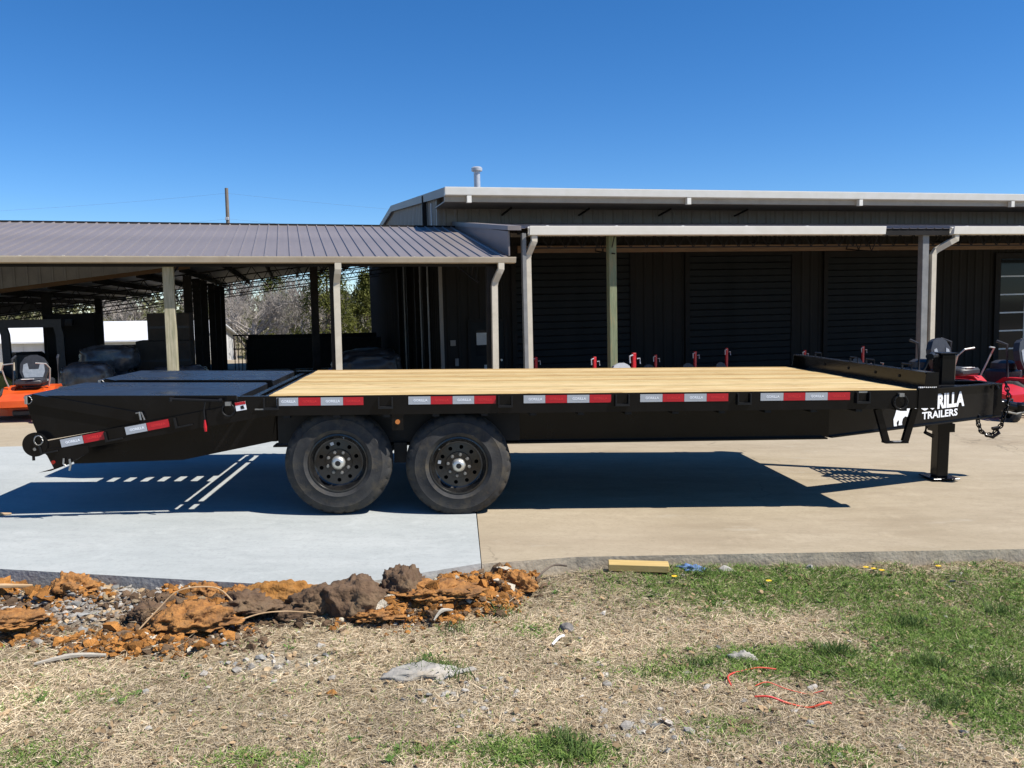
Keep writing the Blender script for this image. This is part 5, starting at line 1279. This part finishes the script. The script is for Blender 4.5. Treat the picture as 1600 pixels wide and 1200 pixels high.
def blades(name, x, y, length, width, lift, cols, curl, label, cat):
    n = len(x)
    z = samp(Z, x, y)
    an = rng.uniform(0, 2 * np.pi, n)
    dx = np.cos(an); dy = np.sin(an)
    el = lift
    t = np.array([0.0, 0.5, 1.0])
    P = np.empty((n, 5, 3))
    ch = np.cos(el); sh = np.sin(el)
    bend = rng.normal(0, curl, n)
    px_, py_ = -dy, dx
    for i, (tt, ww) in enumerate(((0.0, 1.0), (0.5, 0.8), (1.0, 0.0))):
        L = length * tt
        hx = x + dx * ch * L + px_ * bend * L * tt; hy = y + dy * ch * L + py_ * bend * L * tt
        hz = z + 0.002 + sh * L - 0.55 * L * tt * sh * np.abs(curl * 1.2)
        # side vector mixes horizontal and vertical so that blades catch light differently
        tw = rng.uniform(-0.9, 0.9, n) if i == 0 else tw
        sx = px_ * np.cos(tw); sy = py_ * np.cos(tw); sz = np.sin(tw)
        if i < 2:
            P[:, i * 2, 0] = hx - sx * width * ww / 2; P[:, i * 2, 1] = hy - sy * width * ww / 2; P[:, i * 2, 2] = hz - sz * width * ww / 2
            P[:, i * 2 + 1, 0] = hx + sx * width * ww / 2; P[:, i * 2 + 1, 1] = hy + sy * width * ww / 2; P[:, i * 2 + 1, 2] = hz + sz * width * ww / 2
        else:
            P[:, 4, 0] = hx; P[:, 4, 1] = hy; P[:, 4, 2] = hz
    o = np.arange(n)[:, None] * 5
    F = np.concatenate([o + np.array([[0, 1, 3]]), o + np.array([[0, 3, 2]]), o + np.array([[2, 3, 4]])], 0)
    ob = tri_object(name, P.reshape(-1, 3), F, np.repeat(cols, 5, 0), M['blade'])
    tag(ob, label, cat, kind='stuff'); return ob
# dry thatch
x, y = scatter(470000)
dn = samp(dirt, x, y); gn = samp(grn, x, y); bn = samp(bare, x, y)
clump = samp(n2, x, y) * 0.9 + samp(n3, x, y) * 0.35 + 0.78
keep = rng.random(len(x)) < (1 - dn) ** 2 * (1 - 0.72 * gn) * (1 - 0.8 * bn) * np.clip(clump, 0.12, 1)
x, y, gk = x[keep], y[keep], gn[keep]
n = len(x)
f_ = rng.random((n, 1)); tone = (0.72 + 0.55 * rng.random((n, 1))) * (0.92 + 0.35 * np.clip(samp(n1, x, y), -1, 1))[:, None]
cols = (np.array([0.70, 0.59, 0.42]) * f_ + np.array([0.54, 0.43, 0.275]) * (1 - f_)) * tone
old = rng.random(n) < 0.18; cols[old] *= np.array([0.5, 0.45, 0.42])
blades('dry_grass', x, y, rng.uniform(0.02, 0.07, n), rng.uniform(0.002, 0.0042, n), np.abs(rng.normal(0, 0.25, n)) + 0.03, cols, 0.35, 'flattened straw coloured dry grass covering the verge', 'grass')
# green grass
x, y = scatter(300000)
dn = samp(dirt, x, y); gn = samp(grn, x, y)
fine = nsum(x[:1], y[:1], 1, 1)
keep = rng.random(len(x)) < np.clip(gn * 1.5 + 0.06 + 0.10 * np.clip(samp(n2, x, y), 0, 1), 0, 1) * (1 - dn) * (1 - 0.5 * samp(bare, x, y))
x, y = x[keep], y[keep]; n = len(x); gk = samp(grn, x, y)
f_ = rng.random((n, 1)); cols = np.array([0.065, 0.13, 0.02]) * (1 - f_) + np.array([0.24, 0.34, 0.08]) * f_
cols *= (0.75 + 0.5 * rng.random((n, 1)))
blades('green_grass', x, y, rng.uniform(0.02, 0.05, n) * (0.8 + 0.6 * gk), rng.uniform(0.0025, 0.0055, n), rng.uniform(0.35, 1.35, n), cols, 0.5, 'short green spring grass and clover patches in the verge', 'grass')
# taller tufts
x0 = []; y0 = []
for cx, cy, k_ in ((-0.42, 3.86, 160), (-0.30, 3.80, 120), (1.62, 4.10, 260), (2.05, 3.95, 180), (0.9, 3.95, 120), (-0.30, 4.35, 60), (1.9, 3.55, 200), (2.3, 3.8, 200), (0.2, 3.2, 200), (1.2, 5.15, 150), (-0.05, 4.55, 60), (0.25, 3.1, 120), (2.2, 4.5, 200), (2.8, 4.7, 150)):
    x0 += list(rng.normal(cx, 0.05, k_)); y0 += list(rng.normal(cy, 0.035, k_))
x = np.array(x0); y = np.array(y0); k = y < slab_edge(x) - 0.02; x, y = x[k], y[k]; n = len(x)
f_ = rng.random((n, 1)); cols = np.array([0.05, 0.10, 0.02]) * (1 - f_) + np.array([0.16, 0.22, 0.07]) * f_
blades('grass_tufts', x, y, rng.uniform(0.05, 0.10, n), rng.uniform(0.003, 0.006, n), rng.uniform(0.7, 1.4, n), cols, 0.3, 'taller green grass tufts standing in the verge', 'grass')

# dead leaves and broad-leaved weeds
def leaflets(name, x, y, length, width, lift, an, cols, label, cat, dz=0.012):
    n = len(x); z = samp(Z, x, y) + dz
    d = np.stack([np.cos(an) * np.cos(lift), np.sin(an) * np.cos(lift), np.sin(lift)], 1); sdv = np.stack([-np.sin(an), np.cos(an), rng.normal(0, 0.35, n)], 1)
    b0 = np.stack([x, y, z], 1); L = length[:, None]; W = width[:, None]
    P_ = np.stack([b0, b0 + d * L * 0.35 - sdv * W, b0 + d * L * 0.35 + sdv * W, b0 + d * L * 0.75 - sdv * W * 0.8 - [0, 0, 0.002], b0 + d * L * 0.75 + sdv * W * 0.8 - [0, 0, 0.002], b0 + d * L - np.array([0, 0, 1]) * L * 0.15], 1)
    o = np.arange(n)[:, None] * 6
    F = np.concatenate([o + np.array([[0, 1, 2]]), o + np.array([[1, 3, 4]]), o + np.array([[1, 4, 2]]), o + np.array([[3, 5, 4]])], 0)
    ob = tri_object(name, P_.reshape(-1, 3), F, np.repeat(cols, 6, 0), M['blade']); tag(ob, label, cat, kind='stuff')
x, y = scatter(2600); k = samp(dirt, x, y) < 0.4; x, y = x[k], y[k]; n = len(x)
leaflets('dead_leaves', x, y, rng.uniform(0.018, 0.045, n), rng.uniform(0.005, 0.012, n), rng.normal(0.15, 0.25, n), rng.uniform(0, 6.28, n), np.array([0.36, 0.25, 0.14]) * (0.4 + 0.9 * rng.random((n, 1))), 'curled brown leaf litter caught in the dry grass', 'leaves')
x, y = scatter(3500); k = rng.random(len(x)) < samp(grn, x, y) * 0.30 + 0.006; x, y = x[k] , y[k]; k = samp(dirt, x, y) < 0.3; x, y = x[k], y[k]
m_ = 9; x = np.repeat(x, m_) + rng.normal(0, 0.006, len(x) * m_); y = np.repeat(y, m_) + rng.normal(0, 0.006, len(y) * m_)
k = y < slab_edge(x) - 0.03; x, y = x[k], y[k]; n = len(x)
leaflets('weed_leaves', x, y, rng.uniform(0.018, 0.042, n), rng.uniform(0.003, 0.0075, n), rng.uniform(0.1, 0.8, n), rng.uniform(0, 6.28, n), np.array([0.09, 0.16, 0.035]) * (0.6 + 0.8 * rng.random((n, 1))), 'broad-leaved green weed rosettes scattered through the grass', 'weeds', 0.006)

# stones as stuff
def pebbles(name, x, y, size, cols, label, cat, mtl, sink=0.3, squash=0.7):
    n = len(x)
    base = np.array([(0, 0, 1), (0.89, 0, 0.45), (0.28, 0.85, 0.45), (-0.72, 0.53, 0.45), (-0.72, -0.53, 0.45), (0.28, -0.85, 0.45), (0.72, 0.53, -0.45), (-0.28, 0.85, -0.45), (-0.89, 0, -0.45), (-0.28, -0.85, -0.45), (0.72, -0.53, -0.45), (0, 0, -1)])
    fc = np.array([(0, 1, 2), (0, 2, 3), (0, 3, 4), (0, 4, 5), (0, 5, 1), (1, 6, 2), (2, 7, 3), (3, 8, 4), (4, 9, 5), (5, 10, 1), (6, 7, 2), (7, 8, 3), (8, 9, 4), (9, 10, 5), (10, 6, 1), (11, 7, 6), (11, 8, 7), (11, 9, 8), (11, 10, 9), (11, 6, 10)])
    P = base[None] * (1 + rng.normal(0, 0.27, (n, 12, 1))) * size[:, None, None] * np.stack([rng.uniform(0.7, 1.4, n), rng.uniform(0.7, 1.2, n), rng.uniform(0.5, 1.0, n) * squash], 1)[:, None, :]
    an = rng.uniform(0, 6.28, n); tl = rng.normal(0, 0.35, n)
    c, s2 = np.cos(an)[:, None], np.sin(an)[:, None]
    ct, st2 = np.cos(tl)[:, None], np.sin(tl)[:, None]
    px_ = P[..., 0] * ct - P[..., 2] * st2; pz_ = P[..., 0] * st2 + P[..., 2] * ct
    q = np.stack([px_ * c - P[..., 1] * s2, px_ * s2 + P[..., 1] * c, pz_], -1)
    zz = samp(Z, x, y) + size * sink
    q += np.stack([x, y, zz], 1)[:, None, :]
    F = (np.arange(n)[:, None, None] * 12 + fc[None]).reshape(-1, 3)
    cc = np.repeat(cols, 12, 0)
    o = tri_object(name, q.reshape(-1, 3), F, cc, mtl); o.data.shade_flat(); tag(o, label, cat, kind='stuff'); return o
x, y = scatter(90000, 3.0, 5.3)
gp_ = samp(grv, x, y); bp_ = samp(bare, x, y); dp_ = samp(dirt, x, y)
keep = rng.random(len(x)) < np.clip(gp_ * 0.75 * np.clip(dp_ * 2, 0, 1) + 0.10 * bp_ + 0.035 * dp_ + 0.004, 0, 1)
x, y = x[keep], y[keep]; n = len(x)
cols = np.array([0.36, 0.33, 0.285]) * (0.5 + 0.75 * rng.random((n, 1))); tint = rng.random(n) < 0.25; cols[tint] *= np.array([1.05, 0.82, 0.55])
grey = rng.random(n) < 0.25; cols[grey] = cols[grey] * np.array([0.7, 0.75, 0.8])
pebbles('gravel', x, y, rng.gamma(2.4, 0.0034, n) + 0.003, cols, 'grey and tan gravel mixed into the spoil and bare patches', 'gravel', M['stone_attr'])
x, y = scatter(230000, 3.9, 5.2)
op = samp(org, x, y); keep = rng.random(len(x)) < np.clip(op, 0, 1) * 0.95
x, y = x[keep], y[keep]; n = len(x)
cols = np.array([0.33, 0.145, 0.037]) * (0.45 + 0.75 * rng.random((n, 1))); bq = rng.random(n) < 0.22; cols[bq] = np.array([0.13, 0.085, 0.05]) * (0.6 + 0.7 * rng.random((bq.sum(), 1))); bq = rng.random(n) < 0.04; cols[bq] = np.array([0.45, 0.40, 0.31])
pebbles('clay_crumbs', x, y, rng.gamma(1.6, 0.0046, n) + 0.003, cols, 'loose crumbs of orange clay lying over the spoil heap', 'clay', M['crumb'], 0.35, 0.9)
x, y = scatter(100000, 4.0, 5.2)
dp_ = samp(dirt, x, y) * (1 - samp(org, x, y)); keep = rng.random(len(x)) < dp_ * 0.5 * (1 - 0.85 * samp(grv, x, y))
x, y = x[keep], y[keep]; n = len(x)
cols = np.array([0.115, 0.074, 0.044]) * (0.6 + 0.7 * rng.random((n, 1)))
pebbles('soil_crumbs', x, y, rng.gamma(1.6, 0.0042, n) + 0.003, cols, 'loose crumbs of brown soil lying over the spoil heap', 'soil', M['crumb'], 0.3, 0.9)

# --- clods, each its own thing
def zt(x, y): return float(samp(Z, np.array([x]), np.array([y]))[0])
def clod(name, label, x, y, w_, d2, h, mtl, seed, amp=0.3, sc=1.5, rz=0.0, sub=5, cat='dirt clod', group=None, dz=0.0, crumb=1.0):
    """broken lump: noise body, flattened by random cleavage planes, creased and crumbly"""
    rn = random.Random(seed)
    bm = bmesh.new(); bmesh.ops.create_icosphere(bm, subdivisions=sub, radius=1)
    cuts = []
    for k in range(3 if 'clod' in name else 9):
        c = Vector((rn.gauss(0, 1), rn.gauss(0, 1), rn.gauss(0.2, 0.8))).normalized(); cuts.append((c, rn.uniform(0.66, 0.92)))
    lo_ = 0.70 if name == 'clay_clod' else 0.88; h = h * lo_
    off = Vector((seed * 7.3, seed * 1.7, seed))
    sz = Vector((w_ / 2, d2 / 2, h))
    for v in bm.verts:
        p = v.co.copy(); q = p * (1 + amp * fbm(p * sc + off, 4, 2.1, 0.55))
        for c, dd in cuts:
            e_ = q.dot(c) - dd
            if e_ > 0: q -= c * e_ * 0.85
        if q.z < 0: q.z *= 0.35
        v.co = Vector((q.x * sz.x, q.y * sz.y, q.z * sz.z))
    bm.normal_update()
    if sub >= 4:
        for v in bm.verts:
            p = v.co + off
            cr_ = abs(noise.noise(p * 16)); c2 = abs(noise.noise(p * 38))
            nn_ = (v.normal + 2.0 * (v.co - Vector((0, 0, -0.05))).normalized()).normalized()
            v.co += nn_ * (1.5 if name == 'soil_clod' else crumb) * (-0.028 * max(0, 0.28 - cr_) - 0.020 * max(0, 0.25 - c2) + 0.006 * noise.noise(p * 45) + 0.007 * noise.noise(p * 95) + 0.006 * noise.noise(p * 170))
    me = bpy.data.meshes.new(name); bm.to_mesh(me); bm.free(); me.materials.append(mtl)
    if sub >= 4: me.polygons.foreach_set('use_smooth', [True] * len(me.polygons))
    o = link(name, me, None, (x, y, zt(x, y) + dz), (0, 0, rz)); tag(o, label, cat, group)
    return o
clod('soil_clod', 'biggest brown soil clod in the middle of the spoil heap', -0.90, 4.57, 0.44, 0.32, 0.205, M['dirt'], 2, 0.22)
clod('soil_clod', 'smaller rounded brown soil clod right of the biggest one', -0.64, 4.68, 0.30, 0.26, 0.175, M['dirt'], 5, 0.2)
clod('soil_clod', 'low crumbly brown clod left of the biggest one', -1.15, 4.55, 0.46, 0.28, 0.15, M['dirt'], 9, 0.35, 2.0)
clod('soil_clod', 'flat brown clod behind the middle orange clay mound', -1.50, 4.45, 0.42, 0.24, 0.09, M['dirt'], 13, 0.35, 2.0)
clod('soil_clod', 'little dark brown clod low on the left side of the heap', -1.95, 4.34, 0.26, 0.18, 0.07, M['dirt'], 17, 0.35, 2.0)
clod('clay_clod', 'ochre clay mound overlapping the edge of the pale slab', -1.35, 4.60, 0.50, 0.22, 0.17, M['ochre'], 21, 0.28, 2.0)
clod('clay_clod', 'upright orange clay slab at the corner joint of the two concretes', 0.0, 4.98, 0.27, 0.13, 0.135, M['clay'], 25, 0.28, 1.8, R(-24))
clod('clay_clod', 'large orange clay mound in front of the gravel', -1.70, 4.24, 0.46, 0.30, 0.125, M['clay'], 29, 0.4, 2.2)
clod('clay_clod', 'orange clay clod among the gravel at left', -2.50, 4.60, 0.26, 0.2, 0.115, M['clay'], 33, 0.35, 2.0)
clod('clay_clod', 'orange clay mound at the left edge of the photo, lower one', -2.66, 4.24, 0.40, 0.22, 0.07, M['clay'], 37, 0.35, 2.0)
clod('clay_clod', 'orange clay clod at the left edge of the photo, upper one', -3.05, 4.68, 0.2, 0.18, 0.10, M['clay'], 41, 0.35, 2.0)
clod('clay_clod', 'small orange clod left of the ochre mound', -1.78, 4.68, 0.2, 0.14, 0.09, M['clay'], 45, 0.35, 2.0)
clod('clay_clod', 'orange clay clod between the small orange clod and ochre mound', -1.60, 4.66, 0.18, 0.12, 0.085, M['clay'], 46, 0.35, 2.0)
clod('clay_clod', 'crumbly orange clay below the biggest brown clod', -0.74, 4.45, 0.30, 0.16, 0.05, M['clay'], 49, 0.5, 2.6)
clod('clay_clod', 'broad crumbly orange clay heap right of the brown clods', -0.44, 4.62, 0.46, 0.30, 0.075, M['clay'], 53, 0.5, 2.6)
clod('clay_clod', 'low orange clay spread toward the slab corner', -0.20, 4.74, 0.34, 0.24, 0.045, M['clay'], 57, 0.5, 2.6)
# --- stones
clod('flat_stone', 'wide flat pale stone lying in the dry grass', -0.46, 3.80, 0.46, 0.15, 0.055, M['limestone'], 61, 0.4, 1.5, R(6), 4, 'stone')
clod('flat_stone', 'flat grey stone in the green grass above the orange cord', 1.13, 4.03, 0.17, 0.08, 0.05, M['limestone'], 63, 0.3, 1.5, R(-12), 4, 'stone')
clod('rock', 'dark rock at the right end of the spoil', 0.27, 4.37, 0.10, 0.07, 0.045, M['dark_rock'], 65, 0.25, 1.5, 0, 3, 'stone')
clod('rock', 'round white stone in the grass under the orange cord', 1.24, 3.38, 0.04, 0.035, 0.025, M['limestone'], 67, 0.2, 1.5, 0, 3, 'stone')
clod('rock', 'tan chip in the dry grass left of the flat stone', -0.83, 3.62, 0.055, 0.045, 0.03, M['ochre'], 69, 0.25, 1.5, 0, 3, 'stone')
clod('rock', 'pale rounded rock at the foot of the old slab, right', 1.92, 5.30, 0.06, 0.05, 0.05, M['limestone'], 71, 0.25, 1.5, 0, 3, 'stone')
clod('rock', 'grey flat rubble at the foot of the old slab beside the blue rag', 1.36, 5.22, 0.14, 0.06, 0.045, M['limestone'], 73, 0.35, 1.8, 0, 3, 'stone')
rr = random.Random(5)
for i in range(16):
    while True:
        x_ = rr.uniform(-2.9, 0.1); y_ = rr.uniform(4.05, 5.0)
        if y_ < float(slab_edge(np.array([x_]))[0]) - 0.08 and float(samp(dirt, np.array([x_]), np.array([y_]))[0]) > 0.25: break
    s_ = rr.uniform(0.035, 0.06)
    clod('rock', 'pale stone chip lying loose on the spoil heap', x_, y_, s_, s_ * 0.8, s_ * 0.42, M['limestone'], 80 + i, 0.35, 1.6, rr.uniform(0, 6), 2, 'stone', 'pale stone chips on the spoil')
for i in range(16):
    x_ = rr.gauss(-0.18, 0.16); y_ = rr.gauss(3.62, 0.09); s_ = rr.uniform(0.03, 0.05)
    clod('rock', 'pale rubble chip below the wide flat stone', x_, y_, s_, s_ * 0.7, s_ * 0.35, M['limestone'], 130 + i, 0.35, 1.6, rr.uniform(0, 6), 2, 'stone', 'rubble chips below the flat stone')
for i in range(12):
    x_ = rr.gauss(0.52, 0.12); y_ = rr.gauss(3.36, 0.10); s_ = rr.uniform(0.03, 0.05)
    clod('rock', 'grey rubble chip in the bare patch near the bottom edge', x_, y_, s_, s_ * 0.7, s_ * 0.3, M['limestone'], 170 + i, 0.35, 1.6, rr.uniform(0, 6), 2, 'stone', 'rubble chips in the bottom bare patch')
# --- litter and wood
p0 = Vector((0.60, 5.20)); z_ = gz(0.8, 5) - 0.12
o = MB().cbox(-0.19, 0.19, -0.045, 0.045, 0, 0.045, 0.003).build('lumber_offcut', M['lumber']); o.location = (0.79, 5.20, zt(0.79, 5.20) + 0.012); o.rotation_euler = (R(3), R(1), R(-5))
tag(o, 'short yellow lumber offcut lying by the old slab edge', 'wood block')
def smooth_pts(pp, r, k=6):
    P_ = [Vector(p) for p in pp]; rs = r if hasattr(r, '__len__') else [r] * len(P_)
    out = []; ro = []
    for i in range(len(P_) - 1):
        a, b_, c, d2 = P_[max(0, i - 1)], P_[i], P_[i + 1], P_[min(len(P_) - 1, i + 2)]
        for j in range(k):
            t = j / k
            out.append(0.5 * ((2 * b_) + (c - a) * t + (2 * a - 5 * b_ + 4 * c - d2) * t * t + (3 * b_ - a - 3 * c + d2) * t ** 3))
            ro.append((rs[i] * (1 - t) + rs[i + 1] * t) * (1 + 0.15 * noise.noise(out[-1] * 40)))
    out.append(P_[-1]); ro.append(rs[-1])
    return out, ro
def stick(label, pts, r, mtl, name='stick', cat='stick'):
    pp = [(px_, py_, zt(px_, py_) + dz_) for px_, py_, dz_ in pts]
    pp, r = smooth_pts(pp, r)
    o = MB().path(pp, r, 6).build(name, mtl, None, True); tag(o, label, cat); return o
stick('flat grey weathered stick at the lower left of the spoil', [(-2.30, 3.86, 0.015), (-2.15, 3.92, 0.02), (-2.0, 3.95, 0.018)], [0.006, 0.013, 0.008], M['stick'])
stick('pale peeled stick at the left edge above the gravel', [(-3.2, 4.64, 0.05), (-3.0, 4.66, 0.06), (-2.78, 4.70, 0.05)], [0.014, 0.015, 0.010], M['root'])
stick('curved pale root arching over the middle orange mound', [(-1.95, 4.14, 0.02), (-1.86, 4.22, 0.09), (-1.75, 4.26, 0.155), (-1.58, 4.30, 0.17), (-1.5, 4.32, 0.13)], 0.004, M['root'], 'root', 'root')
stick('thin pale root left of the low brown clod', [(-1.48, 4.24, 0.05), (-1.35, 4.30, 0.09), (-1.22, 4.34, 0.10), (-1.08, 4.36, 0.08)], 0.0035, M['root'], 'root', 'root')
stick('dark twisted root beside the upright orange slab', [(0.12, 5.02, 0.02), (0.18, 5.06, 0.07), (0.25, 5.12, 0.09), (0.33, 5.12, 0.085)], 0.007, M['bark_dark'], 'root', 'root')
stick('white plastic scrap stick in the dry grass right of the spoil', [(0.19, 4.15, 0.015), (0.23, 4.21, 0.03), (0.255, 4.23, 0.03)], 0.006, M['decal'], 'scrap', 'scrap')
stick('pale wood chip on the front of the orange clay', [(-0.44, 4.40, 0.04), (-0.40, 4.44, 0.055), (-0.34, 4.46, 0.05)], [0.004, 0.012, 0.005], M['stick'], 'wood_chip', 'chip')
o = MB()
pp, rr_ = smooth_pts([(-4.05, 6.14, gz(-4.05, 6) + 0.012), (-3.93, 6.17, gz(-3.93, 6) + 0.014), (-3.80, 6.22, gz(-3.8, 6) + 0.012)], [0.005, 0.018, 0.006])
o = o.path(pp, rr_, 7).build('bark_scrap', M['root'], None, True); tag(o, 'tan bark scrap lying on the pale new slab at left', 'scrap')
# orange cord in two arcs
o = MB()
arc1 = [(0.99, 3.70), (0.99, 3.76), (1.03, 3.83), (1.09, 3.87), (1.17, 3.88), (1.25, 3.87)]
arc2 = [(1.07, 3.60), (1.13, 3.575), (1.20, 3.555), (1.28, 3.53), (1.33, 3.52), (1.37, 3.535), (1.395, 3.56)]
arc3 = [(1.10, 3.70), (1.16, 3.715), (1.24, 3.70), (1.33, 3.67), (1.40, 3.66)]
for a_, r_ in ((arc1, 0.0035), (arc2, 0.005), (arc3, 0.0022)):
    pp, rr_ = smooth_pts([(px_, py_, zt(px_, py_) + 0.016 + 0.012 * math.sin(i * 1.7)) for i, (px_, py_) in enumerate(a_)], r_)
    o.path(pp, rr_, 6)
o = o.build('plastic_cord', M['cord'], None, True); tag(o, 'frayed orange red plastic cord curled in the grass', 'cord')
o = lump('blue_rag', 'crumpled blue rag by the old slab edge', 'rag', (1.13, 5.22, zt(1.13, 5.22)), (0.085, 0.05, 0.03), M['rag'], 77, 0.6, 4, 2.6)
# dandelions
for i, (x_, y_) in enumerate(((2.32, 5.28), (2.36, 5.25), (2.28, 5.30), (0.98, 5.02), (1.55, 4.98), (2.75, 5.3), (0.95, 5.36))):
    e = empty('dandelion', (x_, y_, zt(x_, y_))); tag(e, 'tiny yellow dandelion in the green grass strip', 'flower', 'yellow dandelions in the grass')
    MB().tube((0, 0, 0), (0.005, 0, 0.05), 0.002, 5).build('stem', M['post_green'], e)
    b = MB()
    for k in range(12):
        a_ = k * math.pi / 6; c_, s2 = math.cos(a_), math.sin(a_)
        b.add([(0.005, 0, 0.05), (0.005 + 0.014 * c_ - 0.004 * s2, 0.014 * s2 + 0.004 * c_, 0.056), (0.005 + 0.02 * c_, 0.02 * s2, 0.054), (0.005 + 0.014 * c_ + 0.004 * s2, 0.014 * s2 - 0.004 * c_, 0.056)], [(0, 1, 2, 3)])
    b.build('blossom', M['petal'], e)
